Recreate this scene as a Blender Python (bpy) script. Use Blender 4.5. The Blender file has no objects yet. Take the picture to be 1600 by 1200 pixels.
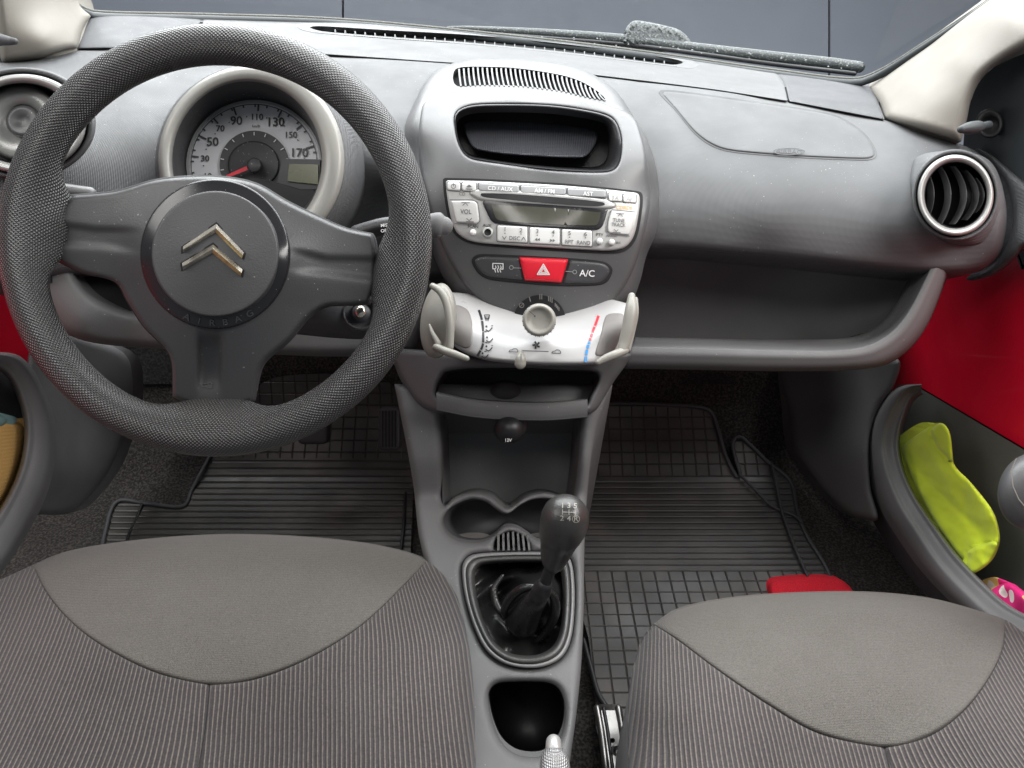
import bpy, math, random
import numpy as np
from mathutils import Vector, noise as mnoise
from mathutils.geometry import delaunay_2d_cdt
random.seed(4)
# ------------------------------------------------------------------ camera frame
F = 1209.0                      # focal length in photograph pixels
TH = math.radians(35)           # the camera looks 35 degrees down
O = np.array((0., 0., 1.25))    # eye point
AX = np.array((0, math.cos(TH), -math.sin(TH)))
UP = np.array((0, math.sin(TH), math.cos(TH)))
RT = np.array((1., 0, 0))
sc = bpy.context.scene
COL = sc.collection
def P3(px, py, d):
    px = np.asarray(px, float); py = np.asarray(py, float); d = np.asarray(d, float) + 0*px
    xn = (px-800)/F; yn = (600-py)/F
    return O + d[..., None]*(AX + xn[..., None]*RT + yn[..., None]*UP)
def P(px, py, d): return P3(np.array([px]), np.array([py]), np.array([d]))[0]
def dz(px, py, z):              # depth at which the ray meets height z (relative to the eye)
    yn = (600-np.asarray(py, float))/F
    return z/(-math.sin(TH)+yn*math.cos(TH))
def dx(x):                      # depth function of a vertical fore-and-aft plane
    return lambda px, py: x/((np.asarray(px, float)-800)/F)
def pl(a, b, c):
    M = np.array([[a[0], a[1], 1], [b[0], b[1], 1], [c[0], c[1], 1]], float)
    k = np.linalg.solve(M, np.array([1/a[2], 1/b[2], 1/c[2]]))
    return lambda px, py: 1/(k[0]*np.asarray(px, float)+k[1]*np.asarray(py, float)+k[2])
def const(d): return lambda px, py: d+0*np.asarray(px, float)
def off(fn, e): return lambda px, py: fn(px, py)+e
def tps(pts, lam=1e-4):
    p = np.array(pts, float); X = p[:, :2]/500.; v = p[:, 2]
    def U(r2): return 0.5*r2*np.log(r2+1e-12)
    K = U(((X[:, None]-X[None])**2).sum(-1)) + lam*np.eye(len(X))
    Q = np.hstack([np.ones((len(X), 1)), X]); n = len(X)
    M = np.zeros((n+3, n+3)); M[:n, :n] = K; M[:n, n:] = Q; M[n:, :n] = Q.T
    s = np.linalg.solve(M, np.concatenate([v, np.zeros(3)]))
    def f(px, py):
        a = np.stack([np.ravel(np.asarray(px, float)), np.ravel(np.asarray(py, float))], -1)/500.
        r = U(((a[:, None]-X[None])**2).sum(-1))@s[:n] + s[n]+a@s[n+1:]
        return r.reshape(np.shape(px))
    return f
def ylerp(tab):
    ys = np.array([t[0] for t in tab], float); ds = np.array([t[1] for t in tab], float)
    # monotone-ish smoothing of a piecewise linear table
    yy = np.linspace(ys[0]-80, ys[-1]+80, 600); dd = np.interp(yy, ys, ds)
    dd[yy < ys[0]] = ds[0]+(yy[yy < ys[0]]-ys[0])*(ds[1]-ds[0])/(ys[1]-ys[0])
    dd[yy > ys[-1]] = ds[-1]+(yy[yy > ys[-1]]-ys[-1])*(ds[-1]-ds[-2])/(ys[-1]-ys[-2])
    k = np.hanning(27); k /= k.sum(); sm = np.convolve(np.pad(dd, 13, 'edge'), k, 'valid')
    return lambda px, py: np.interp(np.asarray(py, float), yy, sm)
# ------------------------------------------------------------------ materials
def mat(name, col, rough=.55, metal=0., spec=.5, bump=None, bs=1., bstr=.3, var=.08, vs=9., coat=0., emit=0, sheen=0, dust=0.):
    m = bpy.data.materials.new(name); m.use_nodes = True
    nt = m.node_tree; N = nt.nodes; L = nt.links; b = N['Principled BSDF']
    def nd(t, **k):
        n = N.new(t)
        for a, v in k.items(): setattr(n, a, v)
        return n
    def mth(op, a, b_=None, c=None):
        n = nd('ShaderNodeMath', operation=op)
        for i, v in enumerate((a, b_, c)):
            if v is None: continue
            if isinstance(v, (int, float)): n.inputs[i].default_value = v
            else: L.new(v, n.inputs[i])
        return n.outputs[0]
    b.inputs['Roughness'].default_value = rough; b.inputs['Metallic'].default_value = metal
    b.inputs['Specular IOR Level'].default_value = spec
    b.inputs['Coat Weight'].default_value = coat
    if sheen: b.inputs['Sheen Weight'].default_value = sheen
    tc = nd('ShaderNodeTexCoord'); obj = tc.outputs['Object']
    uvn = nd('ShaderNodeSeparateXYZ'); L.new(tc.outputs['UV'], uvn.inputs[0]); u, v = uvn.outputs[0], uvn.outputs[1]
    n1 = nd('ShaderNodeTexNoise'); n1.inputs['Scale'].default_value = vs; n1.inputs['Detail'].default_value = 5; L.new(obj, n1.inputs['Vector'])
    mr = nd('ShaderNodeMapRange'); L.new(n1.outputs[0], mr.inputs[0]); mr.inputs[1].default_value = .3; mr.inputs[2].default_value = .7
    mr.inputs[3].default_value = 1-var; mr.inputs[4].default_value = 1+var
    c = nd('ShaderNodeVectorMath', operation='SCALE'); c.inputs[0].default_value = col; L.new(mr.outputs[0], c.inputs[3])
    colout = c.outputs[0]
    def mixc(fac, c1, c2):
        x = nd('ShaderNodeMix', data_type='RGBA'); 
        if isinstance(fac, float): x.inputs[0].default_value = fac
        else: L.new(fac, x.inputs[0])
        for s, q in ((6, c1), (7, c2)):
            if isinstance(q, tuple): x.inputs[s].default_value = (*q, 1)
            else: L.new(q, x.inputs[s])
        return x.outputs[2]
    h = None
    if bump == 'grain':          # fine moulded plastic grain
        n = nd('ShaderNodeTexNoise'); n.inputs['Scale'].default_value = 700*bs; n.inputs['Detail'].default_value = 2; L.new(obj, n.inputs['Vector']); h = n.outputs[0]
        dist = .0006
    elif bump == 'mesh':         # small diagonal dots
        k = 2*math.pi/(.0021*bs)
        a1 = mth('SINE', mth('MULTIPLY', mth('ADD', u, v), k)); a2 = mth('SINE', mth('MULTIPLY', mth('SUBTRACT', u, v), k))
        h = mth('MULTIPLY', a1, a2); dist = .0005
        colout = mixc(mth('MULTIPLY', mth('ADD', h, 1.), .22), colout, tuple(x*.45 for x in col))
    elif bump == 'knurl':        # raised dots, UV in metres round the rim
        k = math.pi/(.00255*bs)
        a1 = mth('SINE', mth('MULTIPLY', mth('ADD', u, v), k)); a2 = mth('SINE', mth('MULTIPLY', mth('SUBTRACT', u, v), k))
        h = mth('POWER', mth('ABSOLUTE', mth('MULTIPLY', a1, a2)), 1.3); dist = .0011
        colout = mixc(h, tuple(x*.6 for x in col), tuple(x*2.1 for x in col))
    elif bump == 'cloth':
        k = 2*math.pi/(.0016*bs)
        n = nd('ShaderNodeTexNoise'); n.inputs['Scale'].default_value = 900; n.inputs['Detail'].default_value = 3; L.new(obj, n.inputs['Vector'])
        a1 = mth('SINE', mth('MULTIPLY', u, k)); a2 = mth('SINE', mth('MULTIPLY', v, k))
        h = mth('ADD', mth('MULTIPLY', mth('ADD', a1, a2), .2), n.outputs[0]); dist = .0008
        nn = nd('ShaderNodeMapRange'); L.new(n.outputs[0], nn.inputs[0]); nn.inputs[1].default_value = .3; nn.inputs[2].default_value = .7
        colout = mixc(nn.outputs[0], tuple(x*.62 for x in col), tuple(x*1.38 for x in col))
    elif bump == 'cord':         # corduroy: u counts stripes
        n = nd('ShaderNodeTexNoise'); n.inputs['Scale'].default_value = 420; n.inputs['Detail'].default_value = 4; L.new(obj, n.inputs['Vector'])
        n2 = nd('ShaderNodeTexNoise'); n2.inputs['Scale'].default_value = 30; L.new(obj, n2.inputs['Vector'])
        uu = mth('ADD', u, mth('MULTIPLY', n2.outputs[0], .35))
        s = mth('ADD', mth('MULTIPLY', mth('SINE', mth('MULTIPLY', uu, 2*math.pi)), .5), .5)
        s3 = mth('POWER', s, 6.)
        f = mth('MULTIPLY', s3, mth('ADD', mth('MULTIPLY', n.outputs[0], 1.3), .2))
        nn = nd('ShaderNodeMapRange'); L.new(n.outputs[0], nn.inputs[0]); nn.inputs[1].default_value = .3; nn.inputs[2].default_value = .7
        base = mixc(nn.outputs[0], tuple(x*.72 for x in col), tuple(x*1.3 for x in col))
        colout = mixc(f, base, (.15, .13, .112)); h = mth('ADD', mth('MULTIPLY', s, 1.), mth('MULTIPLY', n.outputs[0], .5)); dist = .0012
    elif bump == 'carpet':
        n = nd('ShaderNodeTexNoise'); n.inputs['Scale'].default_value = 260*bs; n.inputs['Detail'].default_value = 6; L.new(obj, n.inputs['Vector'])
        h = n.outputs[0]; dist = .004
        nn = nd('ShaderNodeMapRange'); L.new(h, nn.inputs[0]); nn.inputs[1].default_value = .42; nn.inputs[2].default_value = .66
        colout = mixc(nn.outputs[0], tuple(x*.45 for x in col), tuple(x*2.6 for x in col))
    elif bump == 'dirt':
        n = nd('ShaderNodeTexNoise'); n.inputs['Scale'].default_value = 150*bs; n.inputs['Detail'].default_value = 8; L.new(obj, n.inputs['Vector'])
        h = n.outputs[0]; dist = .002
        nn = nd('ShaderNodeMapRange'); L.new(h, nn.inputs[0]); nn.inputs[1].default_value = .55; nn.inputs[2].default_value = .75
        colout = mixc(nn.outputs[0], colout, (.20, .21, .18))
    elif bump == 'leather':
        n = nd('ShaderNodeTexVoronoi'); n.inputs['Scale'].default_value = 520; L.new(obj, n.inputs['Vector']); h = n.outputs[0]; dist = .0004
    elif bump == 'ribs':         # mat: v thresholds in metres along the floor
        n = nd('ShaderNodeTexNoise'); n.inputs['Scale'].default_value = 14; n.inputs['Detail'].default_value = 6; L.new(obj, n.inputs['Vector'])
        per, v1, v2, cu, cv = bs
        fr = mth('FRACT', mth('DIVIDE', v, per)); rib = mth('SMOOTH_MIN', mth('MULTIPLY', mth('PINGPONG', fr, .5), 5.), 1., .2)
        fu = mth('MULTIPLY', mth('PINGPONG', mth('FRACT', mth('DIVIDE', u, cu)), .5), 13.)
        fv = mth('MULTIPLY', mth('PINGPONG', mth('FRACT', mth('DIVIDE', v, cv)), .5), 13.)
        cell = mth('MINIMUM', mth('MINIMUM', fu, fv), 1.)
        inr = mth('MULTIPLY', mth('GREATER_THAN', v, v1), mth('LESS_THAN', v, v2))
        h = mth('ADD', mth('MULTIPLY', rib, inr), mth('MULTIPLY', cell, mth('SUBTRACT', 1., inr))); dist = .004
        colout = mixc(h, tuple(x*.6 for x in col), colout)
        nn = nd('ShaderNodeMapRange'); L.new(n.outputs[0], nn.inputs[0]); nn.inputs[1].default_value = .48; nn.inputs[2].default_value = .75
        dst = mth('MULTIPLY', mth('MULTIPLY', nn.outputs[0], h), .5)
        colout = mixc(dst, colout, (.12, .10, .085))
    elif bump == 'floral':
        vo = nd('ShaderNodeTexVoronoi'); vo.inputs['Scale'].default_value = 42; L.new(obj, vo.inputs['Vector'])
        n = nd('ShaderNodeTexNoise'); n.inputs['Scale'].default_value = 20; L.new(obj, n.inputs['Vector'])
        colout = mixc(mth('LESS_THAN', vo.outputs[0], .33), mixc(mth('GREATER_THAN', n.outputs[0], .52), (.75, .02, .2), (.8, .55, .18)), (.85, .75, .72)); h = n.outputs[0]; dist = .003
    elif bump == 'wall':
        n = nd('ShaderNodeTexNoise'); n.inputs['Scale'].default_value = 1.3; n.inputs['Detail'].default_value = 4; L.new(obj, n.inputs['Vector'])
        colout = mixc(n.outputs[0], tuple(x*.8 for x in col), tuple(x*1.2 for x in col))
    if dust:
        n = nd('ShaderNodeTexNoise'); n.inputs['Scale'].default_value = 330; n.inputs['Detail'].default_value = 2; L.new(obj, n.inputs['Vector'])
        nb = nd('ShaderNodeTexNoise'); nb.inputs['Scale'].default_value = 12; nb.inputs['Detail'].default_value = 3; L.new(obj, nb.inputs['Vector'])
        t = mth('GREATER_THAN', mth('ADD', n.outputs[0], mth('MULTIPLY', nb.outputs[0], .25)), .9-.06*dust)
        colout = mixc(mth('MULTIPLY', t, .5), colout, (.5, .49, .46))
    L.new(colout, b.inputs['Base Color'])
    n3 = nd('ShaderNodeTexNoise'); n3.inputs['Scale'].default_value = 22; n3.inputs['Detail'].default_value = 6; L.new(obj, n3.inputs['Vector'])
    rr = nd('ShaderNodeMapRange'); L.new(n3.outputs[0], rr.inputs[0]); rr.inputs[1].default_value = .3; rr.inputs[2].default_value = .7
    rr.inputs[3].default_value = max(.02, rough-.07); rr.inputs[4].default_value = min(1, rough+.07); L.new(rr.outputs[0], b.inputs['Roughness'])
    if h is not None:
        bp = nd('ShaderNodeBump'); bp.inputs['Strength'].default_value = bstr; bp.inputs['Distance'].default_value = dist
        L.new(h, bp.inputs['Height']); L.new(bp.outputs[0], b.inputs['Normal'])
    if emit:
        b.inputs['Emission Color'].default_value = (*col, 1); b.inputs['Emission Strength'].default_value = emit
    return m
# ------------------------------------------------------------------ objects
ORG = {}
def tag(o, label, cat=None, group=None, kind=None):
    if label: o['label'] = label
    if cat: o['category'] = cat
    if group: o['group'] = group
    if kind: o['kind'] = kind
    return o
def thing(name, label, cat, at, group=None):
    o = bpy.data.objects.new(name, None); COL.objects.link(o); o.location = at; o.empty_display_size = .05
    ORG[o] = np.array(at, float); return tag(o, label, cat, group)
def mk(name, V, Fc, m, parent=None, uv=None, smooth=True):
    V = np.asarray(V, float)
    if parent is None: org = np.array([V[:, 0].mean(), V[:, 1].mean(), V[:, 2].min()])
    else: org = ORG[parent]
    me = bpy.data.meshes.new(name); me.from_pydata((V-org).tolist(), [], [list(map(int, f)) for f in Fc])
    if smooth: me.polygons.foreach_set('use_smooth', [True]*len(me.polygons))
    if uv is None:
        rel = V-O; uv = np.stack([rel@RT, rel@UP], -1)
    li = np.zeros(len(me.loops), int); me.loops.foreach_get('vertex_index', li)
    ul = me.uv_layers.new(name='UVMap'); ul.data.foreach_set('uv', np.asarray(uv)[li].ravel())
    for x in (m if isinstance(m, (list, tuple)) else [m]): me.materials.append(x)
    me.validate(); me.update()
    o = bpy.data.objects.new(name, me); COL.objects.link(o); ORG[o] = org
    if parent is None: o.location = org
    else: o.parent = parent
    return o
def cr(pts, closed, sp=None, n=None):
    p = np.array(pts, float); k = len(p)
    if closed: q = np.vstack([p[-1], p, p[0], p[1]])
    else: q = np.vstack([2*p[0]-p[1], p, 2*p[-1]-p[-2]])
    out = []
    for i in range(1, len(q)-2):
        t = np.linspace(0, 1, 14, endpoint=False)[:, None]
        a, b, c, e = q[i-1], q[i], q[i+1], q[i+2]
        if np.allclose(b, c): continue
        # duplicated points make corners
        m1 = (c-a)/2 if not np.allclose(a, b) else (c-b)*.5
        m2 = (e-b)/2 if not np.allclose(c, e) else (c-b)*.5
        ch = np.linalg.norm((c-b)[:2])
        for_m = []
        for mm in (m1, m2):
            l = np.linalg.norm(mm[:2]); for_m.append(mm*min(1, 1.2*ch/(l+1e-9)))
        m1, m2 = for_m
        out.append((2*t**3-3*t**2+1)*b+(t**3-2*t**2+t)*m1+(-2*t**3+3*t**2)*c+(t**3-t**2)*m2)
    out = np.vstack(out+([] if closed else [q[-2:-1]]))
    if closed: out = np.vstack([out, out[:1]])
    L = np.concatenate([[0], np.cumsum(np.linalg.norm(np.diff(out[:, :2], axis=0), axis=1))])
    if n is None: n = max(8, int(L[-1]/sp))
    s = np.linspace(0, L[-1], n+1)[:-1] if closed else np.linspace(0, L[-1], n)
    return np.stack([np.interp(s, L, out[:, j]) for j in range(out.shape[1])], -1)
def inside(pt, loop):
    x, y = pt[:, 0], pt[:, 1]; r = np.zeros(len(pt), bool); n = len(loop)
    for i in range(n):
        x1, y1 = loop[i]; x2, y2 = loop[(i+1) % n]
        if y1 == y2: continue
        c = ((y1 > y) != (y2 > y)) & (x < (x2-x1)*(y-y1)/(y2-y1)+x1); r ^= c
    return r
def dist(pt, loops):
    best = np.full(len(pt), 1e9)
    for lp in loops:
        a = lp; b = np.roll(lp, -1, axis=0); ab = b-a; l2 = (ab**2).sum(1)+1e-12
        for s in range(0, len(pt), 4000):
            q = pt[s:s+4000]; t = (((q[:, None]-a[None])*ab[None]).sum(-1)/l2).clip(0, 1)
            dd = np.sqrt(((q[:, None]-a[None]-t[..., None]*ab[None])**2).sum(-1)).min(1)
            best[s:s+4000] = np.minimum(best[s:s+4000], dd)
    return best
def circ(cx, cy, rx, ry=None, rot=0, n=28, a0=0, a1=360):
    ry = rx if ry is None else ry; r = math.radians(rot); o = []
    full = a1-a0 == 360
    for i in range(n):
        t = math.radians(a0+(a1-a0)*i/(n if full else n-1)); x, y = rx*math.cos(t), -ry*math.sin(t)
        o.append((cx+x*math.cos(r)-y*math.sin(r), cy+x*math.sin(r)+y*math.cos(r)))
    return o
def rrect(x0, y0, x1, y1, r=4, sk=0):
    o = []
    for cx, cy, a in ((x1-r, y0+r, 90), (x0+r, y0+r, 180), (x0+r, y1-r, 270), (x1-r, y1-r, 0)):
        for k in range(4):
            t = math.radians({90: 0, 180: 90, 270: 180, 0: 270}[a]+k*30)
            o.append((cx+r*math.cos(t), cy-r*math.sin(t)))
    o = [(x, y+sk*(x-x0)) for x, y in o]
    return o
def patch(name, outline, dep, m, parent=None, sp=5, step=8, roll=0., rw=10, thick=.01, ext=None, holes=(), hw=None, uv=None, poly=False, wallmat=None, bumpf=None, rollh=True):
    """smooth solid: front face follows dep(px,py), rim rolls back by roll over rw pixels, sides go back by thick"""
    def mkl(o): return (np.array(o, float)[:, :2] if poly else cr(np.array(o, float)[:, :2], True, sp))
    lo = mkl(outline); hs = [mkl(h) for h in holes]; loops = [lo]+hs
    xs = np.arange(lo[:, 0].min(), lo[:, 0].max(), step); ys = np.arange(lo[:, 1].min(), lo[:, 1].max(), step*.866)
    g = np.array([(x+(step/2 if j % 2 else 0), y) for j, y in enumerate(ys) for x in xs]) if len(xs)*len(ys) else np.zeros((0, 2))
    rings = []
    if roll:
        rl_ = loops if rollh else loops[:1]
        for lp in rl_:
            t = np.roll(lp, -1, 0)-np.roll(lp, 1, 0); nrm = np.stack([-t[:, 1], t[:, 0]], -1); nrm /= np.linalg.norm(nrm, axis=1)[:, None]+1e-9
            for fr in (.06, .2, .42, .7, 1.):
                for sg in (1, -1):
                    q = lp+nrm*sg*fr*rw; q = q[inside(q, lo)]
                    for h in hs:
                        if len(q): q = q[~inside(q, h)]
                    if len(q): q = q[dist(q, rl_) > fr*rw*.93]
                    if len(q) and not rollh and len(loops) > 1: q = q[dist(q, loops[1:]) > 3]
                    if len(q): rings.append(q)
    if len(g):
        k = inside(g, lo)
        for h in hs: k &= ~inside(g, h)
        g = g[k]
    if len(g): g = g[dist(g, loops) > (rw*1.15 if roll else step*.45)]
    allp = np.vstack(loops+rings+[g]) if len(g) else np.vstack(loops+rings)
    edges = []; b0 = 0; rng = []
    for lp in loops:
        n = len(lp); edges += [(b0+i, b0+(i+1) % n) for i in range(n)]; rng.append((b0, n)); b0 += n
    vs, es, fs, vo, eo, fo = delaunay_2d_cdt([Vector(p) for p in allp.tolist()], edges, [], 0, 1e-4)
    vv = np.array([tuple(v) for v in vs]); ff = np.array([tuple(f) for f in fs if len(f) == 3])
    c = vv[ff].mean(1); k = inside(c, lo)
    for h in hs: k &= ~inside(c, h)
    ff = ff[k]
    a, b, e = vv[ff[:, 0]], vv[ff[:, 1]], vv[ff[:, 2]]
    cz = (b-a)[:, 0]*(e-a)[:, 1]-(b-a)[:, 1]*(e-a)[:, 0]
    ff[cz > 0] = ff[cz > 0][:, ::-1]
    d = dep(vv[:, 0], vv[:, 1])
    if bumpf: d = d+bumpf(vv[:, 0], vv[:, 1])
    if roll:
        t = (dist(vv, rl_)/rw).clip(0, 1); d = d+roll*(1-np.sqrt(1-(1-t)**2))
    V = P3(vv[:, 0], vv[:, 1], d); UVv = None if uv is None else np.stack(uv(vv[:, 0], vv[:, 1]), -1)
    Vs = [V]; Fs = ff.tolist(); base = len(V); UVs = [UVv] if uv else None; mi = [0]*len(Fs)
    if thick:
        e = np.array(ext) if ext is not None else AX*thick
        # map loops to output verts
        omap = {}
        for i, lst in enumerate(vo):
            for q in lst: omap[q] = i
        for li_, (b0, n) in enumerate(rng):
            idx = [omap.get(b0+i, None) for i in range(n)]; idx = [i for i in idx if i is not None]; n = len(idx)
            ring = V[idx]; Vs += [ring, ring+(e if li_ == 0 or hw is None else AX*hw)]
            if uv: UVs += [UVv[idx], UVv[idx]]
            for i in range(n):
                j = (i+1) % n; Fs.append((base+i, base+j, base+n+j, base+n+i)); mi.append(0 if (li_ == 0 or wallmat is None) else 1)
            base += 2*n
    o = mk(name, np.vstack(Vs), Fs, [m, wallmat] if wallmat else m, parent, np.vstack(UVs) if uv else None)
    if wallmat: o.data.polygons.foreach_set('material_index', mi)
    return o
def loops(name, lps, m, parent=None, cap0=False, cap1=True, n=None, sp=4, uv=None, raw=False):
    """skin through closed loops of (px,py,d)"""
    if not raw:
        if n is None: n = 64
        R = [cr(l, True, n=n) for l in lps]
    else: R = [np.array(l, float) for l in lps]; n = len(R[0])
    V = np.vstack([P3(r[:, 0], r[:, 1], r[:, 2]) for r in R]); Fs = []
    for k in range(len(R)-1):
        for i in range(n):
            j = (i+1) % n; Fs.append((k*n+i, k*n+j, (k+1)*n+j, (k+1)*n+i))
    V = list(V)
    for flag, k in ((cap0, 0), (cap1, len(R)-1)):
        if flag:
            c = np.mean(V[k*n:(k+1)*n], axis=0); V.append(c); ci = len(V)-1
            Fs += [(k*n+i, k*n+(i+1) % n, ci) for i in range(n)]
    return mk(name, V, Fs, m, parent)
def ring3(cx, cy, rx, ry, d, n=64, rot=0): return [(x, y, d) for x, y in circ(cx, cy, rx, ry, rot, n)]
def grid(name, rows, m, parent=None, nu=60, nv=20, thick=0, uv=None, sharp=()):
    rows = [np.array(r, float) for r in rows]
    R = np.array([cr(r, False, n=nu) for r in rows])
    k = len(R)
    if k > 2:
        cols = []
        for i in range(nu):
            q = R[:, i]; qq = np.vstack([2*q[0]-q[1], q, 2*q[-1]-q[-2]]); o = []
            for s in range(1, len(qq)-2):
                t = np.linspace(0, 1, max(2, nv//(k-1)), endpoint=False)[:, None]; a, b, c, e = qq[s-1], qq[s], qq[s+1], qq[s+2]
                o.append(.5*((2*b)+(-a+c)*t+(2*a-5*b+4*c-e)*t**2+(-a+3*b-3*c+e)*t**3))
            o.append(q[-1:]); cols.append(np.vstack(o))
        G = np.array(cols)
    else: G = np.transpose(R, (1, 0, 2))
    nv_ = G.shape[1]; V = P3(G[..., 0].ravel(), G[..., 1].ravel(), G[..., 2].ravel()); Fs = []
    for i in range(nu-1):
        for j in range(nv_-1): Fs.append((i*nv_+j, i*nv_+j+1, (i+1)*nv_+j+1, (i+1)*nv_+j))
    o = mk(name, V, Fs, m, parent)
    if thick:
        md = o.modifiers.new('s', 'SOLIDIFY'); md.thickness = thick; md.offset = 0
    return o
def tube(name, pts, m, parent=None, ns=14, n=None, flat=1.0, caps=True, uvm=False):
    """pts (px,py,d,radius_px)"""
    p = np.array(pts, float); q = cr(p, False, n=n or max(6, len(p)*5))
    C = P3(q[:, 0], q[:, 1], q[:, 2]); r = q[:, 3]*q[:, 2]/F
    if caps:
        t0 = C[1]-C[0]; t0 /= np.linalg.norm(t0)+1e-9; t1 = C[-1]-C[-2]; t1 /= np.linalg.norm(t1)+1e-9
        an = np.radians([20, 40, 58, 72, 84])
        C = np.vstack([C[0]-np.outer(np.sin(an[::-1])*r[0], t0), C, C[-1]+np.outer(np.sin(an)*r[-1], t1)])
        r = np.concatenate([np.cos(an[::-1])*r[0], r, np.cos(an)*r[-1]])
    T = np.gradient(C, axis=0); T /= np.linalg.norm(T, axis=1)[:, None]+1e-12
    V = []; ref = AX
    for c, t, rr in zip(C, T, r):
        s = np.cross(t, ref); s /= np.linalg.norm(s)+1e-9; w = np.cross(s, t)
        for k in range(ns):
            a = 2*math.pi*k/ns; V.append(c+rr*(math.cos(a)*s+math.sin(a)*flat*w))
    Fs = []; N_ = len(C)
    for i in range(N_-1):
        for k in range(ns): Fs.append((i*ns+k, i*ns+(k+1) % ns, (i+1)*ns+(k+1) % ns, (i+1)*ns+k))
    Fs.append(list(range(ns))); Fs.append(list(range((N_-1)*ns, N_*ns)))
    return mk(name, V, Fs, m, parent)
_tc = {}
def glyphs(s):
    if s in _tc: return _tc[s]
    cu = bpy.data.curves.new('t', 'FONT'); cu.body = s; cu.align_x = 'CENTER'; cu.align_y = 'CENTER'; cu.resolution_u = 3; cu.size = 1
    cu.offset = .012
    ob = bpy.data.objects.new('t', cu); me = ob.to_mesh()
    V = np.array([tuple(v.co)[:2] for v in me.vertices]) if len(me.vertices) else np.zeros((0, 2)); Fs = [tuple(p.vertices) for p in me.polygons]
    ob.to_mesh_clear(); bpy.data.objects.remove(ob); bpy.data.curves.remove(cu)
    _tc[s] = (V, Fs); return _tc[s]
def decal(name, items, dep, m, parent, eps=.0008):
    V = []; Fs = []; E = []
    def add(p2, f2):
        b = len(V); V.extend(p2); E.extend([.00002*(len(Fs) % 9)]*len(p2)); Fs.extend([tuple(b+i for i in f) for f in f2])
    for it in items:
        k = it[0]
        if k == 't':
            _, s, x, y, size, *r = it; rot = math.radians(r[0]) if r else 0; wx = r[1] if len(r) > 1 else 1
            g, f = glyphs(s)
            if len(g): add([(x+size*(a*wx*math.cos(rot)+b*math.sin(rot)), y+size*(a*wx*math.sin(rot)-b*math.cos(rot))) for a, b in g.tolist()], f)
        elif k == 'p': add(list(it[1]), [tuple(range(len(it[1])))])
        elif k == 'c': add(circ(*it[1:], n=20), [tuple(range(20))])
        elif k in 'lo':
            if k == 'o': pts = circ(it[1], it[2], it[3], it[4] if len(it) > 5 else None, n=28); w = it[-1]; pts = pts+[pts[0]]
            else: pts, w = it[1], it[2]
            for (x0, y0), (x1, y1) in zip(pts[:-1], pts[1:]):
                L_ = math.hypot(x1-x0, y1-y0)+1e-9; nx, ny = -(y1-y0)/L_*w/2, (x1-x0)/L_*w/2; ex, ey = (x1-x0)/L_*w*.2, (y1-y0)/L_*w*.2
                add([(x0+nx-ex, y0+ny-ey), (x1+nx+ex, y1+ny+ey), (x1-nx+ex, y1-ny+ey), (x0-nx-ex, y0-ny-ey)], [(0, 1, 2, 3)])
    V = np.array(V, float); return mk(name, P3(V[:, 0], V[:, 1], dep(V[:, 0], V[:, 1])-eps-np.array(E)), Fs, m, parent, smooth=False)
def lerp2(l1, l2, t): return [tuple(a+(b-a)*t for a, b in zip(p, q)) for p, q in zip(l1, l2)]
# ------------------------------------------------------------------ materials used
M = {}
M['dash'] = mat('dash plastic', (.092, .094, .098), .54, spec=.5, bump='mesh', bs=1.35, bstr=.6, var=.05, dust=.4)
M['dash_flat'] = mat('rear dash plastic', (.068, .068, .070), .5, bump='grain', bstr=.3, var=.08, dust=.6)
M['fascia'] = mat('fascia plastic', (.078, .078, .080), .44, spec=.6, bump='grain', bstr=.2, var=.05, dust=.5)
M['char'] = mat('charcoal plastic', (.045, .046, .05), .5, bump='grain', bstr=.25, dust=.8)
M['hub'] = mat('hub plastic', (.05, .05, .052), .5, bump='grain', bstr=.3, var=.06, dust=.6)
M['lower'] = mat('lower grey plastic', (.112, .112, .113), .64, bump='grain', bstr=.3, dust=.3)
M['lowerd'] = mat('dark grey plastic', (.05, .05, .054), .6, bump='grain', bstr=.3, dust=.3)
M['black'] = mat('black plastic', (.012, .012, .014), .45, bump='grain', bstr=.2)
M['gloss'] = mat('gloss black', (.014, .014, .016), .25, dust=.5)
M['void'] = mat('matt black recess', (.006, .006, .007), .8)
M['rim'] = mat('knurled rim plastic', (.038, .037, .037), .27, bump='knurl', bs=1.36, bstr=.8, var=.12)
M['silver'] = mat('silver paint', (.34, .34, .33), .38, metal=.35, bump='grain', bstr=.15, var=.06)
M['radio'] = mat('radio silver', (.46, .46, .45), .4, metal=.25, bump='grain', bstr=.1, var=.05)
M['btn'] = mat('button white', (.60, .60, .585), .4, bump='grain', bstr=.1, var=.03)
M['btng'] = mat('button grey', (.30, .305, .31), .4, bump='grain', bstr=.1)
M['white'] = mat('translucent white panel', (.40, .395, .395), .32, var=.05)
M['beige'] = mat('beige plastic', (.25, .242, .215), .45, bump='grain', bstr=.15, var=.05)
M['taupe'] = mat('taupe inlay', (.20, .185, .175), .6, bump='mesh', bstr=.2)
M['cream'] = mat('cream pillar trim', (.205, .19, .166), .65, bump='grain', bstr=.25, var=.04)
M['chrome'] = mat('worn chrome', (.62, .58, .50), .22, metal=.9, var=.25, vs=120)
M['gold'] = mat('worn yellowed metal', (.50, .37, .17), .4, metal=.6, var=.3, vs=200)
M['steel'] = mat('greased steel', (.28, .27, .26), .35, metal=.9, bump='dirt', bstr=.1, var=.2)
M['red'] = mat('red car paint', (.70, .006, .03), .35, coat=.4, var=.03)
M['redbtn'] = mat('red button', (.68, .012, .03), .35, var=.03)
M['redtxt'] = mat('red needle', (.75, .03, .05), .4)
M['blue'] = mat('blue print', (.02, .22, .55), .4)
M['ink'] = mat('black print', (.01, .01, .012), .5)
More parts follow.
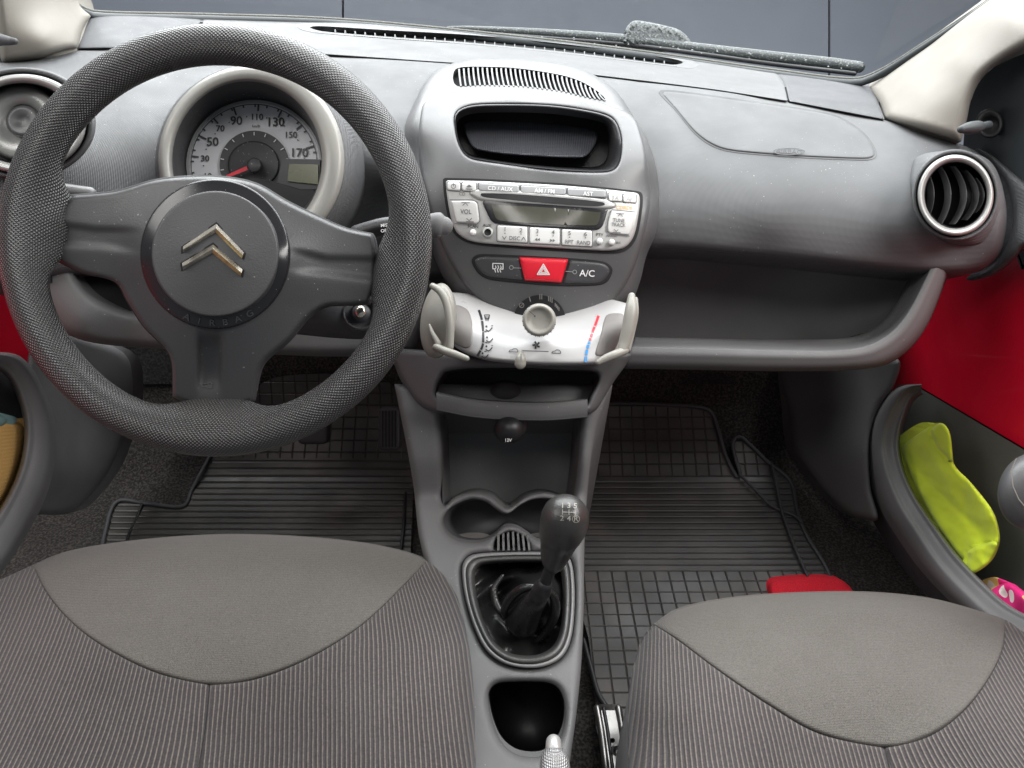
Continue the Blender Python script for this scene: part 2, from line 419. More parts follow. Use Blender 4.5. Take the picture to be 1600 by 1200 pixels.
M['inkg'] = mat('grey print', (.12, .12, .125), .5)
M['wht'] = mat('white print', (.75, .75, .75), .5)
M['orange'] = mat('orange print', (.75, .4, .12), .5)
M['dial'] = mat('dial silver', (.66, .67, .70), .5, var=.04)
M['dialg'] = mat('dial grey', (.07, .07, .075), .5)
M['lcd'] = mat('unlit display', (.155, .165, .10), .25, var=.06)
M['lcdb'] = mat('dark display', (.055, .054, .04), .2, var=.15)
M['seat'] = mat('grey seat cloth', (.080, .074, .066), .9, bump='cloth', bstr=.35, var=.17, vs=7, sheen=.1)
M['cord'] = mat('striped seat cloth', (.031, .0265, .028), .9, bump='cord', bstr=.7, var=.2, vs=9, sheen=.12)
M['leather'] = mat('black leatherette', (.013, .013, .013), .3, bump='leather', bstr=.4)
M['carpet'] = mat('dark carpet', (.024, .021, .019), .95, bump='carpet', bstr=.6, var=.4, vs=7)
M['foot'] = mat('footwell felt', (.012, .012, .012), .95, bump='carpet', bstr=.4)
M['vest'] = mat('yellow green cloth', (.72, .88, .03), .7, var=.05, sheen=.2)
M['redcloth'] = mat('red felt', (.75, .01, .03), .9, bump='cloth', bstr=.2)
M['speaker'] = mat('speaker mesh', (.055, .056, .062), .5, bump='mesh', bs=1.4, bstr=.6, dust=.5)
M['ring'] = mat('ring plastic', (.17, .17, .17), .4, bump='grain', bstr=.1)
M['frame'] = mat('padded leatherette', (.055, .055, .054), .36, bump='leather', bstr=.4)
M['mid'] = mat('mid grey plastic', (.075, .075, .078), .5, bump='grain', bstr=.25)
M['kick'] = mat('kick panel plastic', (.15, .15, .152), .5, bump='grain', bstr=.3, var=.15)
M['sponge'] = mat('orange sponge', (.75, .45, .15), .9, bump='cloth', bs=3, bstr=.6, var=.15, vs=60)
M['teal'] = mat('teal cloth', (.2, .33, .33), .9)
M['floral'] = mat('flower print cloth', (.7, .05, .2), .7, bump='floral', bstr=.3)
M['wall'] = mat('panel wall', (.27, .29, .335), .55, bump='wall', bstr=.0, var=.1, vs=1.5)
M['rubber'] = mat('dirty rubber', (.028, .034, .036), .35, bump='dirt', bs=2.2, bstr=.5)
M['seal'] = mat('black seal', (.012, .016, .018), .5)
M['dirtedge'] = mat('mossy glass edge', (.10, .10, .09), .7, bump='dirt', bs=3, bstr=.6)
M['mirror'] = mat('mirror corner trim', (.028, .033, .036), .6, bump='grain', bstr=.2)
EX = lambda dx_=0, dy=0, dz_=0: np.array((dx_, dy, dz_), float)

# ------------------------------------------------------------------ backdrop and shell
wd = const(3.2)
w = thing('panel_wall', 'blue grey panelled wall seen beyond the windscreen', 'wall', P(800, 100, 3.2))
for x0, x1 in ((-1100, 534), (537.5, 1294), (1297.5, 2900)):
    patch('wall_panel', [(x0, -700), (x1, -700), (x1, 420), (x0, 420)], wd, M['wall'], w, poly=True, step=200, thick=.05)
patch('backing', [(-1090, -690), (2890, -690), (2890, 410), (-1090, 410)], const(3.23), M['void'], w, poly=True, step=400, thick=.04)
fl = ylerp([(480, 1.46), (570, 1.50), (640, 1.52), (745, 1.475), (800, 1.405), (900, 1.27), (1000, 1.155), (1100, 1.065), (1200, 1.0), (1260, .965)])
o = patch('floor', [(-260, 470), (1860, 470), (1860, 1300), (-260, 1300)], off(fl, .02), M['carpet'], poly=True, step=26, thick=.02, bumpf=lambda x, y: .008*np.sin(x/47.)*np.cos(y/39.))
tag(o, 'dark brown car floor carpet', kind='structure')
o = grid('bulkhead', [[(-100, 380, 1.38), (400, 380, 1.4), (800, 380, 1.4), (1300, 380, 1.4), (1500, 380, 1.36)], [(-100, 500, 1.47), (400, 500, 1.5), (800, 500, 1.5), (1300, 500, 1.5), (1500, 500, 1.44)], [(-100, 600, 1.49), (400, 600, 1.53), (800, 600, 1.53), (1300, 600, 1.53), (1500, 600, 1.49)]], M['foot'], nv=20)
tag(o, 'black felt bulkhead lining behind the pedals', 'lining')

# ------------------------------------------------------------------ windscreen, seal, wiper
ws = thing('windscreen', 'clear windscreen with a grimy black lower seal above the dashboard', 'windscreen', P(800, 60, 1.36))
gl = bpy.data.materials.new('windscreen glass'); gl.use_nodes = True; nt = gl.node_tree; nt.nodes.clear()
a_ = nt.nodes.new('ShaderNodeBsdfTransparent'); a_.inputs[0].default_value = (.95, .97, .97, 1); b_ = nt.nodes.new('ShaderNodeBsdfGlossy'); b_.inputs['Roughness'].default_value = .03
m_ = nt.nodes.new('ShaderNodeMixShader'); m_.inputs[0].default_value = .03; o_ = nt.nodes.new('ShaderNodeOutputMaterial')
nt.links.new(a_.outputs[0], m_.inputs[1]); nt.links.new(b_.outputs[0], m_.inputs[2]); nt.links.new(m_.outputs[0], o_.inputs[0])
base = [(100, -30, 1.14), (118, 5, 1.16), (150, 20, 1.19), (330, 25, 1.29), (540, 33, 1.35), (800, 58, 1.38), (1000, 82, 1.37), (1200, 110, 1.32), (1330, 125, 1.27), (1375, 112, 1.24), (1440, 72, 1.19), (1545, 2, 1.12), (1600, -40, 1.1)]
b2 = cr(base, False, n=60)
top = []
for x, y, d in b2:
    p = P(x, y, d); q = p+np.array((-.12*p[0], -.42, .42)); top.append(q)
bp_ = [P(*q) for q in b2]
V = np.array(bp_+top); n = 60
mk('glass', V, [(i, i+1, n+i+1, n+i) for i in range(n-1)], gl, ws)
tube('seal', [(x, y+5, d-.01, 6) for x, y, d in base], M['seal'], ws, n=90, flat=.6)
tube('grime', [(x, y-2.2, d-.004, 2.3) for x, y, d in base], M['dirtedge'], ws, n=160)
wp = thing('windscreen_wiper', 'wet grimy windscreen wiper lying across the bottom of the glass', 'wiper', P(1000, 70, 1.42))
tube('blade', [(700, 43, 1.47, 2.2), (740, 45, 1.46, 4.5), (860, 52, 1.44, 6.5), (980, 62, 1.42, 8), (1080, 74, 1.41, 8), (1200, 88, 1.38, 8.5), (1290, 98, 1.36, 9), (1342, 105, 1.34, 9)], M['rubber'], wp, n=80, flat=.8)
tube('rubber_lip', [(720, 49, 1.455, 2), (860, 60, 1.435, 3.2), (1000, 72, 1.415, 3.5), (1200, 99, 1.375, 3.5), (1335, 115, 1.335, 3.5)], M['black'], wp, n=60)
patch('arm_clip', [(975, 50), (982, 38), (992, 32), (1012, 34), (1040, 40), (1060, 46), (1075, 58), (1080, 72), (1020, 74), (975, 70)], const(1.41), M['rubber'], wp, sp=3, step=4, roll=.012, rw=9, thick=.02, bumpf=lambda x, y: .0025*np.sin(x*.7)*np.sin(y*.9))
tube('arm', [(850, 62, 1.455, 3), (920, 68, 1.45, 6), (985, 76, 1.44, 7), (1010, 80, 1.44, 4)], M['cream'], wp, flat=.5)
mdrop = mat('water drops', (.16, .17, .17), .1, spec=.8)
rg = random.Random(3); dv = []; df = []
for i in range(45):
    t = rg.random(); x = 760+t*575; y = 45+t*62+rg.uniform(-7, 5)-(2 if t > .4 else -3); r = rg.uniform(.5, 1.2); c = P(x, y, 1.452-.115*t-.012); s = r*1.4/F; b = len(dv)
    for k in range(6): dv.append(c+s*(math.cos(k*1.047)*RT*1.4+math.sin(k*1.047)*UP))
    dv.append(c-AX*s*.6); df += [(b+k, b+(k+1) % 6, b+6) for k in range(6)]
tag(mk('water', dv, df, mdrop, wp), None, kind='stuff')

# ------------------------------------------------------------------ dashboard
dash_d = tps([(-60, 95, .95), (120, 76, 1.08), (330, 78, 1.14), (500, 85, 1.17), (800, 104, 1.16), (1000, 128, 1.15), (1200, 152, 1.13), (1385, 187, 1.1), (1510, 228, 1.06),
 (-60, 160, .88), (60, 150, .91), (200, 140, .97), (200, 200, .91), (190, 280, .885), (190, 350, .89), (190, 430, .93), (60, 300, .84), (60, 400, .87), (-60, 300, .82), (-60, 420, .86),
 (400, 150, 1.02), (400, 300, .97), (400, 430, .98), (600, 120, 1.1), (600, 200, 1.0), (600, 270, .985), (600, 310, 1.03), (600, 370, 1.06), (600, 430, 1.07), (800, 160, 1.08), (800, 300, 1.0), (800, 420, 1.02),
 (1000, 160, 1.1), (1000, 220, 1.045), (1000, 300, 1.0), (1000, 350, .99), (1000, 395, 1.01), (1200, 200, 1.06), (1200, 240, 1.02), (1200, 290, .985), (1200, 350, .975), (1200, 400, .995),
 (1400, 240, 1.03), (1400, 300, .98), (1400, 360, .965), (1400, 425, .985), (1540, 280, 1.0), (1555, 340, .97), (1530, 420, .99)])
dash_holes = [circ(398, 256, 138, 138), circ(1493, 305, 46, 50), [(705, 128), (800, 112), (900, 124), (985, 180), (985, 280), (900, 285), (720, 270), (700, 200)]]
da = thing('dashboard', 'grey dashboard of textured plastic spanning the car below the windscreen', 'dashboard', P(840, 420, 1.05))
patch('upper_panel', [(-80, 92), (5, 98), (60, 92), (120, 77), (200, 75), (330, 76), (500, 86), (700, 99), (800, 105), (930, 119), (1100, 139), (1200, 153), (1300, 170), (1385, 188), (1440, 205), (1495, 223), (1530, 240), (1560, 275), (1573, 330), (1567, 385), (1548, 412), (1520, 427), (1470, 430), (1400, 425), (1200, 405), (1010, 394), (850, 430), (600, 440), (300, 440), (130, 430), (-80, 430)], dash_d, M['dash'], da, sp=6, step=9, roll=.035, rw=16, thick=.06, holes=dash_holes, hw=.01, rollh=False)
rear_d = tps([(120, 76, 1.085), (330, 78, 1.145), (500, 85, 1.175), (800, 104, 1.165), (1000, 128, 1.155), (1200, 152, 1.135), (1385, 187, 1.105), (145, 24, 1.18), (330, 28, 1.28), (540, 34, 1.34), (800, 60, 1.37), (1000, 84, 1.36), (1200, 112, 1.31), (1372, 140, 1.24)])
patch('frit', [(1100, 96), (1240, 112), (1335, 124), (1360, 118), (1380, 108), (1420, 84), (1420, 130), (1380, 160), (1250, 140), (1100, 112)], off(rear_d, .006), M['seal'], ws, step=15, thick=.004)
patch('frit', [(108, -25), (122, 2), (150, 16), (200, 20), (330, 24), (330, 34), (140, 34), (100, 4)], off(rear_d, .006), M['seal'], ws, step=10, thick=.004)
vent_o = [(462, 40), (466, 37), (490, 36), (600, 42), (750, 51), (900, 66), (1040, 85), (1078, 93), (1092, 101), (1080, 107), (1050, 104), (900, 86), (750, 71), (600, 60), (500, 52), (472, 47)]
vent_i = [(484, 43), (500, 41), (600, 47), (750, 56), (900, 71), (1040, 90), (1068, 97), (1050, 101), (900, 83), (750, 68), (600, 57), (505, 49)]
patch('rear_panel', [(318, 30), (318, 30), (540, 33), (800, 58), (1000, 82), (1200, 110), (1212, 113), (1212, 113), (1224, 130), (1231, 158), (1231, 158), (1200, 153), (1100, 138), (930, 117.5), (800, 103.5), (700, 98), (500, 84.5), (330, 75), (308, 72), (308, 72)], rear_d, M['dash_flat'], da, sp=5, step=9, roll=.006, rw=5, thick=.05, holes=[vent_i])
patch('speaker_grille', [(144, 24), (200, 24), (316, 29), (316, 29), (306, 50), (305, 75), (305, 75), (200, 75), (120, 76), (120, 76), (126, 50)], off(rear_d, .002), M['speaker'], da, sp=5, step=8, roll=.006, rw=5, thick=.05)
patch('speaker_grille', [(1214, 114), (1214, 114), (1300, 125), (1355, 133), (1368, 150), (1383, 187), (1383, 187), (1300, 171), (1233, 158), (1233, 158), (1226, 130)], off(rear_d, .002), M['speaker'], da, sp=5, step=8, roll=.006, rw=5, thick=.05)
dv_ = patch('defroster_vent', vent_o, off(rear_d, -.003), M['fascia'], da, sp=4, step=6, roll=.003, rw=3, thick=.008, holes=[vent_i], hw=.05)
patch('vent_recess', vent_i, off(rear_d, .045), M['void'], dv_, sp=6, step=10, thick=.004)
for i in range(34):
    t = (i+.5)/34; x = 515+t*530; yt = np.interp(x, [500, 600, 750, 900, 1040], [41, 47, 56, 71, 90])+4; yb = np.interp(x, [505, 600, 750, 900, 1050], [49, 57, 68, 83, 101])
    patch('slat', [(x, yb-4.5), (x+1.6, yb-4.5), (x+1.6, yb), (x, yb)], off(rear_d, .006), M['mid'], dv_, poly=True, step=20, thick=.03)
def gapd0(pts, g):
    a = np.array(pts, float); c = a.mean(0); w_ = (a.max(0)-a.min(0))/2; return [tuple(q) for q in (a-c)*(1+g/w_)+c]
lid = [(1032, 141), (1060, 142), (1150, 154), (1240, 167), (1300, 178), (1330, 192), (1355, 212), (1370, 238), (1366, 247), (1350, 250), (1250, 246), (1150, 238), (1115, 229), (1085, 208), (1055, 172), (1030, 146)]
patch('airbag_gap', gapd0(lid, .2), off(dash_d, -.0009), M['ink'], da, step=14, thick=.001)
lid2 = [(1037, 143.5), (1060, 144.5), (1150, 156.5), (1240, 169.5), (1299, 180.5), (1328, 194), (1352, 213), (1367, 238), (1364, 244.5), (1350, 247.5), (1250, 243.5), (1150, 235.5), (1117, 227), (1087, 206.5), (1057, 171), (1036, 147)]
lidp = patch('airbag_lid', lid2, off(dash_d, -.0035), M['dash'], da, step=9, sp=4, roll=.003, rw=4, thick=.004)
decal('lettering', [('o', 1233, 236.5, 24, 5, 1.1), ('t', 'AIRBAG', 1233, 236.5, 9.5, 3, 1.25)], off(dash_d, -.0036), M['ink'], lidp, .001)
# side vents
def vent(cx, cy, rx, ry, d, closed, inner):
    v = thing_child = loops('air_vent', [ring3(cx, cy, rx*1.16, ry*1.14, d+.03), ring3(cx, cy, rx*1.1, ry*1.1, d+.004), ring3(cx, cy, rx*1.05, ry*1.04, d+.008), ring3(cx, cy, rx*.99, ry*.99, d+.03)], M['dash'], da, cap1=False, raw=True)
    loops('ring', [ring3(cx, cy, rx*1.02, ry*1.02, d+.02), ring3(cx, cy, rx*1.0, ry*1.0, d), ring3(cx, cy, rx*.96, ry*.96, d-.006), ring3(cx, cy, rx*.88, ry*.88, d-.004), ring3(cx, cy, rx*.83, ry*.83, d+.004), ring3(cx, cy, rx*.82, ry*.82, d+.03)], M['silver'], v, cap1=False, raw=True)
    loops('vent_throat', [ring3(cx, cy, rx*.825, ry*.825, d+.008), ring3(cx, cy, rx*.76, ry*.76, d+.05)], M['black'], v, cap1=True, raw=True)
    return v
v = vent(1493, 305, 59, 63, .925, False, 0)
for k, (o0, b) in enumerate(((-38, 10), (-17, 16), (4, 20), (23, 20), (37, 14))):
    pts = []
    for s in np.linspace(-1, 1, 11):
        x = 1486+o0+b*(1-s*s)*.9; y = 305+s*46*math.sqrt(max(.05, 1-((o0+5)/52.)**2))
        pts.append((x, y, .945+.012*abs(s)))
    grid('louvre', [[(x-8, y, d+.006) for x, y, d in pts], [(x+1, y, d-.010) for x, y, d in pts], [(x+3, y, d-.010) for x, y, d in pts], [(x+2, y, d+.02) for x, y, d in pts]], M['kick'], v, nu=20, nv=10)
v = vent(35, 193, 99, 77, .80, True, 0)
loops('vent_disc', [ring3(33, 192, 66, 60, .835), ring3(33, 192, 64, 58, .825), ring3(33, 192, 58, 52, .818), ring3(33, 192, 34, 30, .822), ring3(35, 190, 30, 27, .826)], M['silver'], v, cap1=True, raw=True)
loops('vent_knob', [ring3(36, 189, 27, 25, .825), ring3(36, 189, 25, 23, .812), ring3(36, 189, 20, 18, .81), ring3(36, 189, 10, 9, .816)], M['fascia'], v, cap1=True, raw=True)
# pod swelling round the right vent
patch('vent_pod', [(1424, 262), (1432, 246), (1455, 238), (1500, 236), (1545, 250), (1566, 290), (1570, 340), (1556, 370), (1530, 384), (1490, 382), (1455, 365), (1432, 330), (1423, 290)], tps([(1424, 262, 1.005), (1500, 236, 1.0), (1566, 290, 1.005), (1556, 370, .985), (1490, 382, .97), (1432, 330, .965), (1440, 300, .945), (1493, 250, .95), (1545, 305, .95), (1493, 360, .935)]), M['dash'], da, sp=4, step=6, roll=.012, rw=6, thick=.05, holes=[circ(1493, 305, 60, 64)], hw=.03)
# glove shelf
inner = [(990, 528), (1100, 530), (1200, 532), (1300, 531), (1345, 524), (1378, 505), (1402, 474), (1425, 430), (1432, 415)]
def shift(l, dx_, dy, d): return [(x+dx_*t, y+dy*(1-t)+0*t, d) for (x, y), t in zip(l, np.linspace(0, 1, len(l))**1.5)]
mid = [(985, 541), (1100, 543), (1200, 546), (1300, 547), (1352, 540), (1392, 518), (1420, 484), (1446, 434), (1455, 415)]
outr = [(975, 572), (1100, 574), (1200, 576), (1310, 575), (1372, 568), (1412, 545), (1444, 505), (1474, 436), (1482, 415)]
und = [(975, 575), (1100, 577), (1200, 579), (1310, 578), (1376, 571), (1417, 548), (1449, 506), (1478, 436), (1486, 415)]
gs = thing('glove_shelf', 'open grey glove shelf with a rounded lip below the passenger dashboard', 'shelf', P(1200, 575, 1.05))
grid('lip', [[(x, y+3, 1.16) for x, y in inner], [(x, y, 1.07) for x, y in inner], [(x, y+2, 1.03) for x, y in lerp2(inner, mid, .5)], [(x, y, .999) for x, y in mid], [(x, y, .992) for x, y in lerp2(mid, outr, .05)], [(x, y, .989) for x, y in lerp2(mid, outr, .12)], [(x, y, .989) for x, y in lerp2(mid, outr, .5)], [(x, y, 1.005) for x, y in outr], [(x, y, 1.07) for x, y in und]], M['lower'], gs, nu=90, nv=56, thick=.002)
M['shelf'] = mat('shelf plastic', (.085, .085, .088), .6, bump='grain', bstr=.3)
grid('back_panel', [[(960, 360, 1.12), (1100, 360, 1.12), (1200, 360, 1.12), (1300, 360, 1.12), (1460, 360, 1.08)], [(960, 450, 1.15), (1100, 450, 1.16), (1200, 450, 1.16), (1300, 450, 1.15), (1450, 450, 1.08)], [(960, 531, 1.17), (1100, 533, 1.175), (1200, 534, 1.175), (1300, 533, 1.16), (1400, 500, 1.08)]], M['shelf'], gs, nu=60, nv=24)
# knee panel, driver side
kn_d = tps([(60, 420, .90), (60, 520, .92), (200, 425, .93), (200, 540, .95), (400, 440, .96), (400, 550, .98), (620, 440, 1.0), (640, 550, 1.02), (130, 500, .905), (300, 515, .935), (520, 520, .98)])
kn = patch('knee_panel', [(55, 415), (300, 415), (660, 430), (655, 540), (640, 552), (520, 556), (400, 552), (260, 545), (160, 538), (110, 525), (85, 505), (66, 470), (50, 440)], kn_d, M['lower'], None, sp=5, step=8, roll=.03, rw=14, thick=.03, holes=[[(118, 424), (150, 424), (215, 430), (235, 455), (250, 486), (205, 486), (165, 472), (135, 452)]], hw=.05)
tag(kn, 'grey knee panel with a dark scooped pocket behind the steering wheel', 'trim panel')
patch('pocket_back', [(90, 410), (280, 410), (280, 500), (90, 500)], off(kn_d, .045), M['void'], kn, poly=True, step=20, thick=.004)
patch('fuse_tab', [(62, 424), (78, 424), (79, 441), (64, 442)], off(kn_d, -.004), M['black'], kn, poly=True, step=8, thick=.01)
decal('lettering', [('o', 67, 430, 2.2, 2.2, 1)], off(kn_d, -.0045), M['btn'], kn)

# ------------------------------------------------------------------ speedometer
sp_ = thing('speedometer', 'round speedometer in a silver bezel with a red needle, behind the steering wheel', 'speedometer', P(396, 360, .9))
n = 72
R_ = lambda rx, ry, d, cx=392, cy=236: ring3(cx, cy, rx, ry, d, n)
M['bezel'] = mat('bezel grey paint', (.27, .265, .245), .45, metal=.15, bump='grain', bstr=.15, var=.05)
loops('shroud', [R_(170, 165, 1.02, 404, 264), R_(161, 158, .93, 402, 258), R_(154, 154, .893, 397, 254), R_(146, 149, .884, 393, 251)], M['dash'], sp_, cap1=False, raw=True)
loops('bezel', [R_(146, 149, .888, 393, 251), R_(144.5, 147.5, .875, 393, 251), R_(139, 142, .868, 391, 251), R_(124, 130, .870, 387, 251), R_(119, 126, .874, 386, 251), R_(117, 124, .884, 386, 251)], M['bezel'], sp_, cap1=False, raw=True)
loops('inner_cone', [R_(118, 125, .882, 386, 251), R_(112, 115, .915, 390, 252), R_(107, 104, .950, 395, 255), R_(105, 100, .956, 397, 256)], M['char'], sp_, cap1=False, raw=True)
dd = pl((397, 160, .955), (300, 257, .955), (397, 350, .955))
dl = patch('dial', circ(397, 257, 106, 101, n=60), dd, M['dial'], sp_, sp=5, step=16, thick=.004)
patch('dial_ring', circ(397, 257, 106, 101, n=60), off(dd, -.003), M['btng'], dl, sp=5, step=16, thick=.003, holes=[circ(397, 257, 102.5, 97.5)])
patch('dial_centre', circ(397, 257, 54, 53, n=40), off(dd, -.003), M['dialg'], dl, sp=4, step=14, thick=.003)
patch('centre_disc', circ(396, 257, 40, 37, n=40), off(dd, -.007), M['char'], dl, sp=4, step=12, roll=.002, rw=3, thick=.004)
its = []
def pol(r, a, cx=397, cy=257): a = math.radians(a); return (cx+r*math.cos(a), cy-r*.955*math.sin(a))
angs = dict(zip((10, 30, 50, 70, 90, 110, 130, 150, 170), (192, 172, 151, 130, 109, 86, 64, 41, 18)))
for v_, a in angs.items():
    its.append(('l', [pol(98, a), pol(86 if v_ in (50, 90, 130, 170, 10) else 88, a)], 2.6))
    its.append(('c', *pol(79, a-10.5), 1.1))
for a in range(-2, 205, 11): its.append(('l', [pol(98.5, a+3), pol(94.5, a+3)], 2.4)); its.append(('l', [pol(98.5, a+3), pol(98.5, a+9)], 1.3))
its += [('l', [pol(98.6, a) for a in range(-5, 206, 5)], 1.3)]
for v_, x, y, s in ((10, 324, 276, 14), (30, 320, 248, 13.5), (50, 332, 222, 19), (70, 344, 201, 13.5), (90, 369, 189, 19), (110, 401, 183, 13.5), (130, 430, 191, 19), (150, 454, 211, 13.5), (170, 467, 239, 19)):
    its.append(('t', str(v_), x, y, s)); its.append(('t', str(v_), x+.5, y, s))
its.append(('t', 'km/h', 400, 197, 6))
decal('numerals', its, off(dd, -.0008), M['dialg'], dl)
decal('rev_ticks', [('l', [pol(53, a), pol(48, a)], 1.4) for a in range(10, 215, 20)], off(dd, -.004), M['wht'], dl)
patch('lcd_frame', [(442, 248), (500, 249), (500, 296), (470, 296), (432, 285)], off(dd, -.010), M['dialg'], sp_, poly=True, step=30, thick=.006)
patch('lcd', [(452, 256), (497, 257), (497, 288), (449, 283)], off(dd, -.0125), M['lcd'], sp_, poly=True, step=30, thick=.002)
patch('lower_mask', [(340, 276), (440, 284), (500, 300), (500, 350), (300, 350), (318, 286)], off(dd, -.009), M['black'], sp_, poly=True, step=30, thick=.004)
decal('needle', [('p', [(397, 254), (354, 273.5), (352, 277), (356, 277.5), (399, 261)])], off(dd, -.018), M['redtxt'], sp_)
loops('needle_hub', [ring3(397, 258, 12, 12, .945), ring3(397, 258, 11.5, 11.5, .93), ring3(397, 258, 9, 9, .927)], M['char'], sp_, raw=True)

# ------------------------------------------------------------------ centre stack
fa_d = tps([(655, 140, 1.01), (760, 118, 1.04), (860, 118, 1.04), (960, 150, 1.02), (800, 150, .985), (900, 160, .985), (985, 190, .99), (650, 210, .962), (840, 168, .962), (1012, 250, .955), (840, 200, .945), (840, 275, .93), (650, 290, .945), (1022, 320, .95), (840, 350, .92), (840, 420, .922), (690, 380, .94), (1000, 400, .945), (840, 490, .935), (740, 460, .95), (960, 470, .95), (630, 230, .985), (700, 110, 1.055), (1030, 300, .965)])
cs = thing('centre_stack', 'rounded grey centre stack housing the storage bin, radio and switches', 'console', P(850, 500, .98))
grl = [(709, 112), (716, 106), (740, 104), (800, 106), (860, 114), (900, 124), (930, 140), (946, 156), (925, 154), (880, 143), (820, 135), (760, 133), (716, 135), (708, 126)]
binf = [(712, 178), (728, 167), (760, 163), (850, 164), (920, 173), (955, 184), (968, 205), (970, 235), (964, 258), (948, 267), (900, 267), (830, 261), (760, 251), (732, 244), (718, 225), (712, 200)]
outer = [(628, 205), (640, 175), (665, 128), (690, 105), (740, 92), (800, 92), (880, 100), (930, 118), (965, 145), (990, 182), (1010, 215), (1025, 260), (1031, 310), (1026, 360), (1010, 400), (1000, 440), (985, 470), (940, 490), (850, 500), (770, 490), (710, 455), (686, 420), (665, 360), (645, 300), (630, 240)]
hood = patch('surround', outer, off(fa_d, .004), M['fascia'], cs, sp=5, step=8, roll=.045, rw=17, thick=.09, holes=[grl, binf], hw=.03, rollh=False)
face = [(657, 182), (666, 158), (700, 147), (760, 141), (830, 142), (900, 151), (960, 168), (990, 184), (1003, 215), (1013, 260), (1016, 310), (1008, 362), (990, 420), (965, 462), (930, 488), (850, 497), (780, 486), (735, 455), (705, 412), (680, 355), (661, 290), (654, 230)]
char = [(687, 276), (687, 276), (760, 279), (850, 286), (950, 296), (1006, 303), (1006, 303), (1009, 330), (1003, 372), (986, 421), (962, 460), (928, 484), (850, 493), (782, 483), (738, 452), (708, 410), (692, 365), (684, 320)]
patch('face', face, off(fa_d, -.006), M['fascia'], cs, sp=4, step=7, roll=.008, rw=6, thick=.008, holes=[binf])
fg = 0
bn = loops('storage_bin', [[(x, y, float(fa_d(x, y))-.005) for x, y in binf], [((x-840)*.985+839, (y-213)*.97+214, .955) for x, y in binf], [((x-840)*.94+833, (y-213)*.91+214, 1.0) for x, y in binf], [((x-840)*.92+831, (y-213)*.89+212, 1.035) for x, y in binf]], M['char'], cs, cap1=False, n=90)
patch('bin_back', [((x-840)*.93+831, (y-213)*.92+213) for x, y in binf], const(1.034), M['black'], bn, sp=6, step=12, thick=.003)
patch('bin_mat', [(724, 196), (732, 190), (760, 189), (850, 192), (925, 203), (934, 214), (922, 238), (905, 246), (800, 241), (750, 234), (736, 226)], pl((726, 190, 1.028), (930, 200, 1.028), (830, 247, .985)), mat('woven bin mat', (.12, .125, .145), .5, bump='mesh', bs=2.2, bstr=.8), bn, sp=5, step=10, roll=.004, rw=4, thick=.003)
gv = patch('demist_grille', [(x*1.0, y) for x, y in grl], off(fa_d, .03), M['void'], cs, sp=5, step=10, thick=.004)
for i in range(31):
    x0 = 716+i*7.3; t = i/30
    yt = np.interp(x0, [710, 740, 800, 860, 900, 930, 946], [108, 105, 107, 115, 125, 141, 155]); yb = np.interp(x0+8, [710, 760, 820, 880, 925, 950], [135, 133, 135, 143, 154, 158])
    if yb-yt < 4: continue
    bend = 3+6*t
    L0 = [(x0+bend*(s**1.6), yt+(yb-yt)*s) for s in np.linspace(0, 1, 7)]
    patch('slat', [(a, b) for a, b in L0]+[(a+2.6, b) for a, b in L0[::-1]], off(fa_d, .002), M['fascia'], gv, poly=True, step=30, thick=.012)
# switch bar
sd = off(fa_d, -.010)
bar = [(737, 409), (743, 399), (757, 397), (812, 399), (888, 403), (940, 408), (953, 414), (957, 424), (948, 441), (930, 446), (878, 447), (818, 443), (765, 437), (747, 427)]
patch('switch_bezel', bar, off(fa_d, -.008), M['void'], cs, sp=3, step=10, roll=.002, rw=2, thick=.003)
s1 = patch('demister_switch', [(741, 409), (747, 402), (758, 400), (758, 400), (812, 402), (812, 402), (818, 438), (818, 438), (766, 433), (750, 424)], sd, M['char'], cs, sp=3, step=6, roll=.004, rw=5, thick=.006)
decal('demister_symbol', [('l', [(773, 420), (770, 420), (770, 411.5), (786, 412), (786, 420.5), (783, 420.5)], 1.5)]+[('l', [(x, 415), (x+1.2, 418), (x-1, 421), (x+.5, 425.5)], 1.3) for x in (774, 778, 782)], off(sd, -.0002), M['wht'], s1)
decal('led_line', [('o', 799, 418, 3, 3, 1), ('l', [(802, 418.5), (814, 419)], 1)], off(sd, -.0002), M['btng'], s1)
s2 = patch('hazard_switch', [(811, 401.5), (811, 401.5), (888, 405), (888, 405), (877, 442), (877, 442), (820, 438.5), (820, 438.5)], off(sd, -.003), M['redbtn'], cs, sp=3, step=6, roll=.005, rw=5, thick=.01)
tri = lambda r: [(849+r*math.sin(k*2.094), 423.5-r*math.cos(k*2.094)) for k in (0, 1, 2, 0)]
decal('hazard_symbol', [('l', tri(11), 1.5), ('l', tri(7.4), 1.2), ('l', tri(4.2), 1.0)], off(sd, -.0032), M['wht'], s2)
s3 = patch('air_conditioning_switch', [(890, 405.5), (890, 405.5), (938, 410), (950, 416), (953, 425), (944, 438), (930, 443), (879, 443), (879, 443)], sd, M['char'], cs, sp=3, step=6, roll=.004, rw=5, thick=.006)
decal('lettering', [('t', 'A/C', 917.5, 427.5, 14.5, 3)], off(sd, -.0002), M['wht'], s3)
decal('led_line', [('o', 898, 425, 3, 3, 1), ('l', [(884, 424), (895, 424.8)], 1)], off(sd, -.0002), M['btng'], s3)
